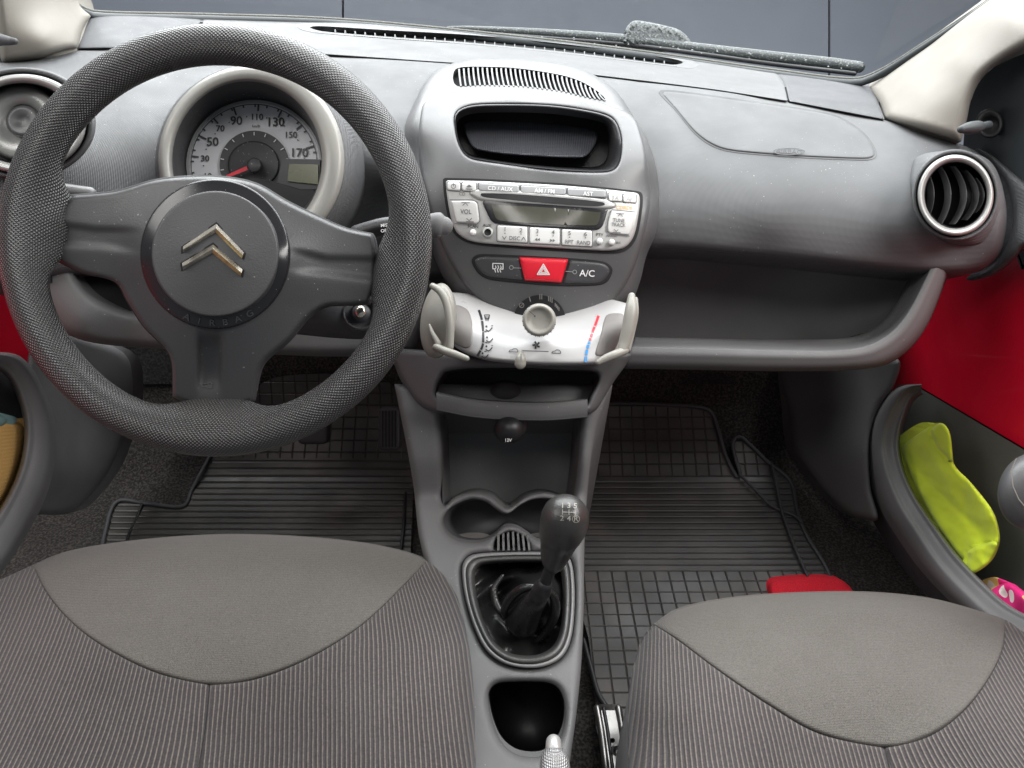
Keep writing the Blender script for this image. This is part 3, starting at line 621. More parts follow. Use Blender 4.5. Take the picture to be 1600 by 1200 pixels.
# fan scale
patch('fan_scale', circ(843, 501, 41, 40), off(fa_d, -.0085), M['black'], cs, sp=4, step=9, thick=.003)
fi = [('o', 815, 477, 3.6, 3.6, 1.1), ('l', [(812, 480), (818, 474)], 1), ('l', [(827, 464), (829, 471)], 1.6)]
for cx, cy, k, r in ((845, 463.5, 2, 0), (861.5, 468, 3, 25), (873.5, 479.5, 4, 50)):
    for j in range(k):
        ox = (j-(k-1)/2)*3.0; a = math.radians(r); fi.append(('l', [(cx+ox*math.cos(a)-4*math.sin(-a)*-1, cy+ox*math.sin(a)-4*math.cos(a)), (cx+ox*math.cos(a)-4*math.sin(a), cy+ox*math.sin(a)+4*math.cos(a))], 1.4))
decal('fan_marks', fi, off(fa_d, -.0088), M['taupe'], cs)

# ------------------------------------------------------------------ radio
rd = off(fa_d, -.014)
ra = thing('car_radio', 'silver car radio with unlit display and disc slot in the centre stack', 'radio', P(845, 385, .91))
rl = [(697, 284), (700, 282), (752, 283), (752, 283), (880, 290), (991, 301), (999, 306), (999, 325), (993, 360), (985, 378), (972, 388), (950, 391), (900, 389), (800, 383), (740, 377), (716, 365), (706, 345), (699, 310)]
patch('radio_gap', [((x-848)*1.032+848, (y-335)*1.075+335) for x, y in rl], off(fa_d, -.0082), M['void'], ra, sp=4, step=12, thick=.003)
rf = patch('faceplate', rl, rd, M['radio'], ra, sp=3, step=6, roll=.003, rw=4, thick=.012)
def pb(name, pts, m, e=.003, r=.0015, par=None, **k): return patch(name, pts, off(rd, -e), m, par or ra, sp=2, step=7, roll=r, rw=2.2, thick=e, **k)
def gapd(pts, g=1.5):
    a = np.array(pts, float); c = a.mean(0); w_ = (a.max(0)-a.min(0))/2; return [tuple(q) for q in (a-c)*(1+g/w_)+c]
gaps = []
def btn(name, x0, y0, x1, y1, m, sk=.06, r=2.5):
    pts = rrect(x0, y0, x1, y1, r, sk); patch('button_gap', gapd(pts, 1.2), off(rd, -.0008), M['inkg'], ra, poly=True, step=20, thick=.0008)
    return pb(name, pts, m)
b = btn('power_button', 699, 284, 719, 297, M['btn']); decal('power_symbol', [('o', 708.5, 291, 3.4, 3.4, 1), ('l', [(708.5, 286), (708.5, 291)], 1.1)], off(rd, -.0032), M['inkg'], b)
b = btn('eject_button', 722, 285, 744, 298, M['btn']); decal('eject_symbol', [('p', [(728, 292.5), (733, 288), (738, 292.5)]), ('l', [(728, 295), (738, 295.3)], 1.3)], off(rd, -.0032), M['inkg'], b)
for lab, x0, x1, y0 in (('CD / AUX', 748, 811, 286), ('AM / FM', 814, 884, 289.5), ('AST', 887, 947, 294)):
    b = btn('source_button', x0, y0, x1, y0+12, M['btng'], .05, 2); decal('lettering', [('t', lab, (x0+x1)/2+2, y0+7.5+.05*(x1-x0)/2, 9, 3.5)], off(rd, -.0032), M['wht'], b)
for lab, x0, x1, y0 in (('TA', 951, 972, 302), ('AF', 974, 994, 304)):
    b = btn('traffic_button', x0, y0, x1, y0+12, M['btn'], .05, 2); decal('lettering', [('t', lab, (x0+x1)/2, y0+7, 9, 3.5)], off(rd, -.0032), M['btng'], b)
sl = patch('slot_surround', [(733, 301), (745, 296), (800, 297), (880, 303), (945, 311), (963, 319), (960, 325), (940, 327), (850, 321), (760, 315), (742, 310)], off(rd, -.003), M['silver'], ra, sp=3, step=6, roll=.003, rw=5, thick=.004)
patch('disc_slot', [(752, 302), (800, 303), (880, 309), (942, 316), (945, 320), (930, 322), (850, 317), (765, 309), (752, 306)], off(rd, -.0036), M['void'], sl, sp=3, step=8, thick=.001)
di = patch('display', [(754, 314), (765, 312), (765, 312), (850, 318), (950, 327), (950, 327), (943, 350), (936, 358), (925, 359), (850, 355), (785, 350), (770, 347), (762, 335)], off(rd, -.0022), M['gloss'], ra, sp=3, step=8, roll=.001, rw=2, thick=.003)
patch('display_window', [(768, 320), (768, 320), (850, 324), (939, 332), (939, 332), (936, 345), (930, 352), (850, 350), (785, 345), (775, 341)], off(rd, -.0030), M['lcdb'], di, sp=3, step=10, thick=.001)
b = pb('volume_button', [(705, 314), (705, 314), (738, 314), (745, 318), (747, 330), (748, 345), (744, 349), (730, 348), (713, 347), (713, 347)], M['btn'])
decal('button_outline', [('l', [(703, 312), (738, 312), (746, 316), (748.5, 330), (750, 345), (745, 351), (728, 350), (710, 349)], 1)], off(rd, -.0008), M['inkg'], ra)
decal('lettering', [('t', 'VOL', 728, 331, 10, 2, .9), ('l', [(721, 316.5), (734, 316.5)], 1), ('l', [(723, 321), (727, 317), (731, 321)], 1), ('l', [(728, 346), (740, 346.6)], 1), ('l', [(729, 341), (733, 345), (737, 341)], 1)], off(rd, -.0032), M['inkg'], b)
b = pb('tune_button', [(956, 329), (956, 329), (993, 333), (993, 333), (989, 352), (983, 367), (983, 367), (955, 364), (950, 360), (951, 345)], M['btn'])
decal('button_outline', [('l', [(994, 331), (957, 327.5), (953, 331), (949, 345), (948, 360), (952, 365.5), (984, 369)], 1)], off(rd, -.0008), M['inkg'], ra)
decal('lettering', [('t', 'TUNE', 967, 344.5, 8, 4, .9), ('t', 'TRACK', 966.5, 351.5, 8, 4, .85), ('l', [(963, 333), (976, 334)], 1), ('l', [(966, 337.5), (969, 334), (973, 338)], 1), ('l', [(958, 362.5), (970, 363.5)], 1), ('l', [(959.5, 358), (963, 361.5), (966, 358.7)], 1)], off(rd, -.0032), M['inkg'], b)
decal('lettering', [('t', 'SCAN', 739, 354, 6.5, 3), ('t', 'AUX', 761, 352.5, 6.5, 3), ('t', 'PTY', 937, 367, 6.5, 3), ('t', 'ADVISORY', 956, 369, 3.6, 4), ('t', 'SRC', 966, 379.5, 4.5, 3)], off(rd, -.0004), M['ink'], ra, .0006)
decal('standard_mark', [('t', 'CDRDS', 976, 324.5, 8, 3)], off(rd, -.0004), M['orange'], ra, .0006)
decal('disc_mark', [('t', 'CD', 722, 303, 7, 3)], off(rd, -.0004), M['taupe'], ra, .0006)
for x, y, r in ((739, 363, 5.2), (937, 377, 5.2), (956, 378.5, 5)):
    dd0 = float(rd(np.array([x]), np.array([y]))[0])
    loops('radio_knob', [ring3(x, y, r, r, dd0, 20), ring3(x, y, r*.98, r*.98, dd0-.004, 20), ring3(x, y, r*.8, r*.8, dd0-.006, 20), ring3(x, y, r*.4, r*.4, dd0-.0068, 20)], M['btn'], ra, raw=True)
dd0 = float(rd(np.array([762]), np.array([363]))[0])
j = loops('aux_socket', [ring3(762, 363, 9, 9, dd0, 24), ring3(762, 363, 8, 8, dd0-.003, 24), ring3(762, 363, 5.5, 5.5, dd0-.003, 24)], M['silver'], ra, cap1=False, raw=True)
loops('socket_hole', [ring3(762, 363, 5.6, 5.6, dd0-.0028, 20), ring3(762, 363, 4, 4, dd0-.001, 20)], M['void'], j, raw=True)
for x0, y0, a_, b_, a2, b2_ in ((777, 352, '1', '2', 'v', 'DISC ^'), (827.5, 355, '3', '4', '<', '>'), (878, 358, '5', '6', 'RPT', 'RAND')):
    b = btn('preset_button', x0, y0, x0+47, y0+25, M['btn'], .05, 2)
    it = [('t', a_, x0+12, y0+6.5, 9.5, 3), ('t', b_, x0+37, y0+8, 9.5, 3), ('c', x0+12, y0+12.5, 1), ('c', x0+37, y0+13.5, 1)]
    if a2 == 'v': it += [('l', [(x0+8, y0+17), (x0+11, y0+22), (x0+14, y0+17)], 1.1), ('t', 'DISC', x0+27, y0+20.5, 8.5, 3, .95), ('l', [(x0+38, y0+23.5), (x0+41, y0+18.5), (x0+44, y0+23.8)], 1.1)]
    elif a2 == '<': it += [('p', [(x0+8, y0+19), (x0+12, y0+16.5), (x0+12, y0+21.5)]), ('p', [(x0+12.2, y0+19.2), (x0+16, y0+16.7), (x0+16, y0+21.7)]), ('p', [(x0+36, y0+20.5), (x0+32, y0+18), (x0+32, y0+23)]), ('p', [(x0+40, y0+20.7), (x0+36.2, y0+18.2), (x0+36.2, y0+23.2)])]
    else: it += [('t', a2, x0+11.5, y0+20, 8.5, 3, .9), ('t', b2_, x0+34, y0+21.5, 8.5, 3, .9)]
    decal('lettering', it, off(rd, -.0032), M['inkg'], b)
# ------------------------------------------------------------------ heater panel
cl = thing('heater_panel', 'white heater control panel with red and blue scale below the switches', 'heater controls', P(840, 570, .88))
cl_d = tps([(690, 455, .945), (740, 455, .96), (850, 480, .955), (950, 455, .96), (985, 460, .945), (745, 480, .93), (850, 500, .922), (935, 482, .93), (700, 500, .90), (745, 515, .888), (850, 525, .880), (945, 515, .885), (980, 500, .90), (850, 568, .868), (740, 555, .880), (940, 562, .877), (690, 540, .905), (980, 545, .90)])
wp_ = [(696, 456), (696, 456), (728, 458), (728, 458), (745, 462), (790, 470), (850, 475), (905, 470), (950, 466), (950, 466), (980, 474), (980, 474), (982, 500), (978, 530), (962, 555), (945, 566), (915, 569), (850, 569), (790, 565), (755, 560), (725, 550), (705, 535), (694, 500)]
wpn = patch('white_panel', wp_, cl_d, M['white'], cl, sp=4, step=7, roll=.008, rw=5, thick=.05)
patch('side_inlay', [(706, 480), (728, 482), (737, 500), (738, 525), (734, 542), (722, 543), (706, 530)], off(cl_d, -.002), M['taupe'], wpn, sp=4, step=8, roll=.002, rw=3, thick=.003)
patch('side_inlay', [(944, 500), (950, 491), (972, 490), (975, 500), (968, 530), (955, 552), (932, 556), (931, 548), (938, 525)], off(cl_d, -.002), M['taupe'], wpn, sp=4, step=8, roll=.002, rw=3, thick=.003)
seg = []
ln = cr([(748.5, 485), (753, 500), (755, 520), (754, 540), (746, 556)], False, n=26)
for a, b in ((0, 5), (6, 11), (12, 17), (18, 21), (22, 25)): seg.append(('l', [tuple(p) for p in ln[a:b+1]], 3.6))
def man(x, y, k): return [('c', x-3, y-4, 1.6), ('l', [(x-4, y+1), (x, y+3.5), (x+3, y+1.5), (x+6, y-2)], 1.8), ('l', [(x-6, y+4), (x-3, y+4)], 1.4)] + ([('l', [(x+5, y-5), (x+7, y-5)], 1.3)] if k else [])
seg += [('l', [(757, 492), (765, 492), (764, 498), (758, 498), (757, 492)], 1.2)]+[('l', [(x, 494), (x, 501)], 1) for x in (759, 761, 763)]
for x, y, k in ((763, 514, 1), (764, 531, 0), (763, 545, 1), (757, 556, 0)): seg += man(x, y, k)
for k in range(5):
    a = math.radians(k*72+15); seg.append(('p', [(838, 539), (838+6*math.cos(a), 539+6*math.sin(a)), (838+6.6*math.cos(a+.5), 539+6.6*math.sin(a+.5)), (838+3*math.cos(a+.9), 539+3*math.sin(a+.9))]))
seg += [('l', [(815, 547.7), (857, 549.3)], 1)]
for x, y in ((802, 547.5), (869, 549.5)): seg.append(('l', [(x-7, y+2), (x-5, y-.5), (x-2, y-1), (x+1, y-3), (x+5, y-2.5), (x+7, y), (x+7, y+2.5), (x-7, y+2)], 1))
decal('heater_marks', seg, off(cl_d, -.0002), M['ink'], wpn, .0006)
tl = cr([(935, 494), (931, 505), (926, 518), (921, 533), (917, 548), (915, 565)], False, n=41)
decal('warm_scale', [('l', [tuple(p) for p in tl[a:b+1]], 4) for a, b in ((0, 8), (10, 14), (16, 18), (20, 21))], off(cl_d, -.0002), M['redtxt'], wpn, .0006)
decal('cool_scale', [('l', [tuple(p) for p in tl[a:b+1]], 4) for a, b in ((23, 24), (26, 28), (30, 34), (36, 40))], off(cl_d, -.0002), M['blue'], wpn, .0006)
kd = .862
k_ = loops('fan_knob', [ring3(842.5, 500, 26.5, 26, kd+.01), ring3(842.5, 500, 26, 25.5, kd-.008), ring3(842.5, 500, 24, 23.5, kd-.014), ring3(842.5, 500, 20, 19.5, kd-.0145), ring3(842, 499.5, 18, 17.5, kd-.011), ring3(842, 499.5, 10, 10, kd-.010)], M['beige'], cl, raw=True)
decal('pointer', [('l', [(827, 486), (835, 493)], 1.2), ('c', 835.5, 494, 1.6)]+[('l', [(842.5+25.2*math.cos(a), 500-25.2*math.sin(a)), (842.5+26.6*math.cos(a), 500-26.6*math.sin(a))], 1.4) for a in np.linspace(2.2, 6.0, 16)], const(kd-.0155), M['dialg'], k_)
tube('slider_knob', [(814, 552, .862, 5), (813.5, 560, .858, 8.5), (813, 568, .858, 9)], M['beige'], cl, flat=.8)
decal('slider_mark', [('l', [(814, 553), (814, 563)], 1)], const(.8495), M['dialg'], cl)
lv = patch('air_lever', circ(684, 501, 27, 59, 7), tps([(684, 445, .885), (684, 501, .870), (684, 555, .880), (660, 500, .885), (708, 500, .868)]), M['beige'], cl, sp=3, step=5, roll=.012, rw=9, thick=.02)
tube('lever_rim', [(676, 447, .872, 5), (689, 456, .866, 6.5), (699, 476, .862, 7), (703, 505, .860, 7), (703, 542, .860, 6)], M['beige'], lv)
tube('lever_grip', [(682, 543, .862, 6.5), (696, 549, .855, 6.5), (712, 554, .852, 6), (729, 560, .852, 4.5)], M['beige'], lv)
tube('lever_fin', [(671, 508, .868, 2), (676, 522, .864, 4), (684, 537, .864, 6)], M['beige'], lv)
lv = tube('temperature_lever', [(987, 463, .872, 6), (986, 485, .866, 10), (982, 510, .864, 10), (976, 535, .864, 9.5), (972, 548, .862, 8)], M['beige'], cl, flat=1.0)
tube('lever_grip', [(976, 548, .862, 6.5), (960, 554, .855, 6.5), (946, 560, .853, 6), (935, 566, .852, 4.5)], M['beige'], lv)
tube('lever_edge', [(993, 468, .882, 4), (992, 490, .876, 6), (986, 520, .874, 6), (980, 545, .870, 6)], M['beige'], lv)

# ------------------------------------------------------------------ floor console
co = thing('floor_console', 'grey floor console with two cup holders and an open bin between the seats', 'console', P(800, 1000, 1.0))
co_d = ylerp([(560, 1.0), (640, .985), (720, .99), (775, 1.01), (800, .99), (865, .945), (950, .888), (1050, .826), (1200, .745)])
cups = [(692, 818), (698, 800), (712, 789), (735, 781), (758, 784), (774, 795), (787, 803), (798, 801), (812, 790), (832, 781), (858, 780), (882, 789), (893, 806), (893, 828), (880, 843), (860, 848), (838, 843), (824, 833), (812, 825), (798, 821), (784, 824), (772, 836), (752, 846), (725, 846), (703, 837)]
cup1 = [(692, 826), (694, 808), (708, 791), (735, 780), (762, 783), (782, 798), (797, 808), (793, 824), (778, 838), (748, 846), (712, 842)]
cup2 = [(806, 808), (822, 795), (845, 782), (876, 786), (893, 800), (894, 822), (880, 840), (855, 846), (836, 838), (822, 824)]
rec = [(688, 644), (688, 644), (908, 644), (908, 644), (902, 720), (896, 770), (891, 781), (872, 774), (848, 770), (822, 776), (803, 789), (792, 794), (780, 786), (765, 774), (738, 769), (710, 776), (693, 790), (691, 740)]
gsur = [(722, 900), (724, 878), (740, 866), (800, 862), (870, 863), (890, 872), (897, 900), (898, 950), (892, 1000), (875, 1030), (840, 1044), (795, 1040), (762, 1020), (742, 985), (728, 940)]
binh = [(763, 1090), (770, 1072), (790, 1066), (850, 1066), (872, 1075), (882, 1100), (881, 1135), (868, 1165), (845, 1182), (810, 1180), (785, 1162), (770, 1130)]
vh = [(772, 858), (774, 845), (784, 835), (799, 831), (814, 836), (825, 848), (829, 860), (829, 860), (800, 859), (772, 860), (772, 860)]
patch('body', [(616, 600), (616, 600), (800, 600), (958, 600), (958, 600), (934, 660), (924, 710), (917, 780), (913, 860), (912, 950), (908, 1040), (900, 1120), (888, 1210), (880, 1300), (720, 1300), (725, 1200), (722, 1100), (700, 1000), (672, 900), (655, 840), (646, 760), (634, 690)], co_d, M['lower'], co, sp=5, step=8, roll=.014, rw=12, thick=.2, ext=EX(0, .12, -.35), holes=[rec, cups, gsur, binh, vh], hw=.012)
def well(name, lp, d0, k, dxy, d1, m, n=60):
    c = np.array(lp, float).mean(0); f = [(x, y, float(co_d(np.array([x]), np.array([y]))[0])+.012*k) for x, y in lp]
    return loops(name, [f, [(x, y, d+.006) for x, y, d in f], [((x-c[0])*.93+c[0]+dxy[0]*.5, (y-c[1])*.93+c[1]+dxy[1]*.5, (d+d1)/2) for x, y, d in f], [((x-c[0])*.86+c[0]+dxy[0], (y-c[1])*.86+c[1]+dxy[1], d1) for x, y, d in f]], m, co, n=n)
well('cup_holders', cups, 0, 1, (0, -4), 1.08, M['mid'], 110)
patch('cup_base', circ(740, 846, 34, 14), const(1.045), M['taupe'], co, sp=4, step=8, thick=.003)
patch('cup_base', circ(850, 846, 34, 14), const(1.045), M['taupe'], co, sp=4, step=8, thick=.003)
well('rear_bin', binh, 0, 1, (0, -6), .98, M['black'])
recd = [(x, y, float(co_d(np.array([x]), np.array([y]))[0])+.012) for x, y in rec]
loops('recess', [recd, [((x-800)*.93+800, (y-715)*.97+713, d+.06) for x, y, d in recd], [((x-800)*.88+800, (y-715)*.93+712, 1.12) for x, y, d in recd]], M['lower'], co, n=120, cap1=False)
patch('recess_back', [((x-800)*.9+800, (y-715)*.95+712) for x, y in rec], pl((690, 650, 1.10), (900, 650, 1.10), (800, 790, 1.118)), M['lower'], co, sp=6, step=10, thick=.004)
# vent grille in console
gq = patch('heater_outlet', vh, off(co_d, .03), M['void'], co, sp=4, step=10, thick=.003)
for i in range(7):
    x = 777+i*7.6; L0 = [(x+1.5*i*.35*s, 832+28*s+abs(i-3)*1.6*(1-s)) for s in np.linspace(0, 1, 5)]
    patch('slat', L0+[(a+3.4, b) for a, b in L0[::-1]], off(co_d, .001), M['lower'], gq, poly=True, step=30, thick=.015)
# upper tray
tr_d = tps([(620, 560, .99), (700, 560, .96), (830, 560, .95), (960, 560, .96), (640, 620, .985), (690, 630, .96), (820, 640, .95), (915, 635, .96), (950, 600, .975), (970, 565, .975)])
ho = [(690, 592), (698, 582), (740, 577), (830, 577), (915, 580), (932, 584), (933, 596), (922, 618), (912, 634), (860, 641), (780, 638), (715, 630), (686, 622), (684, 606)]
tr = patch('tray', [(612, 545), (800, 558), (985, 552), (978, 570), (962, 592), (946, 618), (932, 640), (916, 648), (860, 652), (780, 650), (700, 645), (676, 643), (652, 630), (632, 604), (618, 575)], tr_d, M['mid'], co, sp=4, step=7, roll=.012, rw=8, thick=.06, holes=[ho])
loops('tray_pocket', [[(x, y, float(tr_d(x, y))+.004) for x, y in ho], [((x-818)*.97+818, y-2, 1.02) for x, y in ho], [((x-818)*.94+818, y-8, 1.055) for x, y in ho]], M['mid'], tr, n=70)
lt = [(682, 613), (740, 624), (800, 628.5), (860, 629), (918, 624)]
grid('tray_lip', [[(x, y-4, 1.02) for x, y in lt], [(x, y, .955) for x, y in lt], [(x, y+1.5, .947) for x, y in lt], [(x, y+12, .945) for x, y in lt], [(x, y+25, .948) for x, y in lt], [(x, y+28, .955) for x, y in lt], [(x, y+28, 1.0) for x, y in lt]], M['lower'], tr, nu=50, nv=36)
loops('dark_dome', [[(x, y, 1.03) for x, y in circ(790, 614, 28, 20)], [(x, y, .99) for x, y in circ(790, 612, 24, 16)], [(x, y, .985) for x, y in circ(790, 611, 12, 8)]], M['lowerd'], tr, n=30)  # dark rounded form inside the tray pocket
pg = thing('power_plug', 'round black lighter socket knob marked 12V under the console tray', 'knob', P(795, 692, .97))
loops('collar', [ring3(798, 665, 26, 22, 1.04, 40), ring3(798, 665, 25, 21, .985, 40), ring3(797, 667, 21, 19, .975, 40)], M['lower'], pg, raw=True)
loops('ball', [ring3(796, 670, 14, 14, .99, 40)]+[ring3(795, 671, 24*math.sin(a), 22*math.sin(a), .955-.018*math.cos(a-0)+.0, 40) for a in np.linspace(2.2, .08, 12)], M['black'], pg, raw=True)
decal('lettering', [('t', '12V', 794, 688, 7)], const(.939), M['wht'], pg)

# ------------------------------------------------------------------ gear lever
gr = thing('gear_lever', 'black gear lever with round knob and crumpled leather boot in the floor console', 'gear lever', P(810, 1000, .88))
fr2 = [(727, 900), (730, 881), (745, 871), (800, 867), (868, 868), (886, 876), (892, 900), (893, 950), (887, 997), (871, 1025), (839, 1038), (797, 1035), (766, 1015), (747, 982), (733, 940)]
fin = [((x-812)*.84+812, (y-952)*.86+951) for x, y in fr2]
loops('trim_ring', [[(x, y, float(co_d(x, y))+.01) for x, y in gsur], [(x, y, float(co_d(x, y))-.004) for x, y in lerp2(gsur, fr2, .3)], [(x, y, float(co_d(x, y))-.006) for x, y in fr2], [(x, y, float(co_d(x, y))+.004) for x, y in lerp2(fr2, fin, .15)]], M['ring'], gr, cap1=False, n=90)
lr = lambda t: lerp2(fr2, fin, t)
loops('boot_frame', [[(x, y, float(co_d(x, y))+.006) for x, y in lr(.02)], [(x, y, float(co_d(x, y))-.006) for x, y in lr(.2)], [(x, y, float(co_d(x, y))-.010) for x, y in lr(.5)], [(x, y, float(co_d(x, y))-.004) for x, y in lr(.85)], [(x, y, float(co_d(x, y))+.012) for x, y in lr(1.1)]], M['frame'], gr, cap1=False, n=90)
def bootd(x, y):
    x = np.asarray(x, float); y = np.asarray(y, float)
    r = np.hypot((x-840)/42, (y-932)/42); a = np.arctan2(y-932, x-840)
    base = co_d(x, y)+.020+.018*np.exp(-((r-1.5)/.5)**2)
    rise = -.085*np.exp(-(r/.75)**2)
    fold = .011*np.sin(a*5+r*3.3+np.sin(y/17.))*np.clip(r-.3, 0, 1)*np.exp(-((r-1.2)/.9)**2)+.008*np.sin(x/9.+y/13.+2*np.sin(y/21.))*np.clip(r-.4, 0, 1)
    fold += .007*np.abs(np.sin(a*3.5+y/30.))*np.clip(r-.35, 0, 1)
    return base+rise+fold
patch('boot', [((x-812)*.9+812, (y-952)*.9+952) for x, y in fr2], bootd, M['leather'], gr, sp=3, step=3.2, thick=.01)
tube('boot_neck', [(815, 972, .88, 27), (826, 952, .855, 21), (837, 938, .835, 17), (845, 928, .828, 14.5)], M['leather'], gr, flat=.9)
tube('collar_ring', [(843, 929, .822, 15), (847, 921, .815, 15.5), (850, 915, .81, 13)], M['black'], gr)
tube('shaft', [(845, 932, .825, 9.5), (854, 905, .805, 9.5), (863, 880, .79, 9.5)], M['black'], gr)
kb = tube('knob', [(863, 884, .795, 13), (865, 878, .79, 18.5), (868, 864, .782, 24), (873, 846, .772, 29), (877, 831, .762, 35), (881, 818, .753, 37.5), (883, 810, .748, 38)], mat('knob leatherette', (.03, .029, .028), .34, bump='leather', bstr=.25), gr, ns=40, n=50)
tube('boot_fold', [(840, 917, .845, 5), (818, 919, .85, 7), (798, 934, .86, 7), (788, 955, .87, 6), (795, 968, .885, 5)], M['leather'], gr)
tube('boot_fold', [(856, 920, .84, 4), (866, 936, .85, 7), (866, 962, .865, 8), (852, 988, .88, 6), (838, 1002, .89, 4)], M['leather'], gr)
tube('boot_fold', [(790, 962, .88, 5), (776, 945, .89, 6), (772, 920, .895, 5), (785, 900, .90, 3)], M['leather'], gr)
g = []
for s_, x, y in (('1', 879, 790), ('3', 889, 790), ('5', 899, 790.5), ('2', 878, 810), ('4', 889, 810.5), ('R', 900, 811)): g.append(('t', s_, x, y, 11.5, 2, 1.1))
g += [('l', [(879, 800), (899, 800.7)], 1.1)]+[('l', [(x, y-4), (x, y+4)], 1.1) for x, y in ((879, 800), (889, 800.3), (899, 800.7))]+[('o', 900, 811, 5.6, 5.6, .9)]
Rk = 38*.748/F
knd = lambda x, y: .748-np.sqrt(np.clip(Rk**2-(np.hypot(np.asarray(x, float)-883.5, np.asarray(y, float)-809)*.748/F)**2, 1e-6, 1))
decal('shift_pattern', g, off(knd, -.0016), M['beige'], kb, .0003)

# ------------------------------------------------------------------ parking brake
hb = thing('parking_brake', 'knurled silver parking brake tip at the bottom centre', 'parking brake', P(866, 1215, .66))
tube('release_button', [(865, 1160, .66, 12), (865, 1168, .655, 12.5), (866, 1182, .65, 13)], M['silver'], hb, ns=28)
tube('grip', [(866, 1180, .655, 17), (866, 1187, .65, 22), (867, 1200, .645, 24), (868, 1240, .63, 25)], mat('knurled grip', (.3, .3, .3), .35, metal=.5, bump='mesh', bs=1.6, bstr=.8), hb, ns=32)

# ------------------------------------------------------------------ steering wheel
sw = thing('steering_wheel', 'three spoke steering wheel with knurled black rim and double chevron badge', 'steering wheel', P(338, 700, .70))
c0 = P(338, 376.5, .68); Rr = .1725; rt = .0170; nu, nv = 420, 36
def angwin(a, c, hw, f):
    d = abs((a-c+180) % 360-180); return 1/(1+math.exp((d-hw)/f))
V = []; UVs = []; Fs = []
for i in range(nu+1):
    a = 360*i/nu; ar = math.radians(a)
    pull = .0245*angwin(a, 173.5, 11.5, 3.3)+.0215*angwin(a, -9.5, 11.5, 3.3)+.020*angwin(a, 269, 13, 3.6)
    for j in range(nv+1):
        ph = 2*math.pi*j/nv; cph = math.cos(ph); inn = max(0, -cph)**1.3
        r = Rr+rt*cph-pull*inn; z = rt*math.sin(ph)*(1-.25*min(1, pull/.026)*max(0, -cph))
        V.append(c0+RT*(r*math.cos(ar))+UP*(r*math.sin(ar))-AX*(z-.021*min(1, pull/.020)*max(0, -cph)**2.2))
        UVs.append((Rr*ar, rt*1.12*ph-pull*inn*1.0*(1 if math.sin(ph) > 0 else -1)*-1))
for i in range(nu):
    for j in range(nv):
        p = i*(nv+1)+j; Fs.append((p, p+nv+1, p+nv+2, p+1))
mk('rim', V, Fs, M['rim'], sw, uv=np.array(UVs))
hub = [(112, 306), (112, 306), (180, 300), (240, 283), (290, 277), (345, 277), (400, 288), (450, 316), (500, 340), (540, 357), (581, 366), (581, 366), (586, 385), (586, 440), (576, 475), (576, 475), (540, 477), (508, 479), (480, 497), (450, 532), (415, 562), (404, 582), (395, 627), (395, 627), (370, 633), (330, 634), (290, 629), (270, 620), (270, 620), (269, 570), (260, 546), (225, 510), (200, 472), (180, 441), (130, 427), (95, 411), (95, 411), (86, 390), (86, 360), (95, 330)]
hub_b = tps([(338, 385, .648), (250, 385, .652), (430, 400, .652), (338, 300, .656), (338, 480, .652), (100, 365, .688), (170, 368, .676), (580, 420, .688), (510, 415, .676), (330, 620, .692), (330, 560, .676), (230, 300, .668), (450, 330, .668), (200, 450, .678), (470, 480, .676), (250, 540, .68), (410, 560, .68), (140, 310, .684), (560, 365, .686), (130, 420, .69), (560, 470, .69)])
def seggauss(x, y, a, b, w):
    a = np.array(a, float); b = np.array(b, float); ab = b-a; t = (((x-a[0])*ab[0]+(y-a[1])*ab[1])/(ab@ab)); tt = t.clip(0, 1)
    dd_ = np.hypot(x-a[0]-tt*ab[0], y-a[1]-tt*ab[1]); return np.exp(-(dd_/w)**2)*np.sin(np.pi*tt.clip(.02, .98))
def hub_d(x, y):
    x = np.asarray(x, float); y = np.asarray(y, float); d = hub_b(x, y)
    def side(l1, l2, sgn):   # crease line: surface between the two lines is sunk a little
        f = lambda ln: np.interp(x, [p[0] for p in ln], [p[1] for p in ln]); return 1/(1+np.exp(-(y-f(l1))/1.6))*1/(1+np.exp((y-f(l2))/2.5))
    wl = 1/(1+np.exp((x-205)/8.)); wr = 1/(1+np.exp((465-x)/8.))
    d = d+.0042*wl*side([(90, 349), (150, 358), (220, 359)], [(90, 381), (160, 385), (220, 395)], 1)
    d = d+.0042*wr*side([(450, 388), (510, 403), (580, 404)], [(450, 423), (510, 427), (580, 436)], 1)
    # lower spoke flutes
    wb = 1/(1+np.exp((528-y)/7.))
    d = d+.011*wb*(1/(1+np.exp(-(x-310)/1.5))*1/(1+np.exp((x-346)/1.5)))*1/(1+np.exp((y-600)/10.))
    return d
hb_ = patch('hub_cover', hub, hub_d, M['hub'], sw, sp=4, step=4.5, roll=.008, rw=7, thick=.008)
patch('hub_gap', gapd(hub, 3), off(hub_d, .006), M['void'], hb_, sp=5, step=12, roll=.012, rw=8, thick=.004)
patch('pad_ring', circ(336, 397, 117, 117, n=60), off(hub_d, -.0035), M['gloss'], hb_, sp=4, step=7, roll=.002, rw=3, thick=.003)
pdd = tps([(336, 397, .641), (236, 397, .647), (436, 397, .647), (336, 297, .6475), (336, 497, .647)])
pd = patch('airbag_pad', circ(336, 396.5, 99, 98, n=60), pdd, M['hub'], sw, sp=4, step=6, roll=.002, rw=3, thick=.008)
ai = []
for ch, ang in zip('AIRBAG', np.linspace(-27, 27, 6)):
    a = math.radians(ang+3); ai.append(('t', ch, 336+109*math.sin(-a)*-1, 397+109*math.cos(a)-1, 14, -ang-3+0, 1.15))

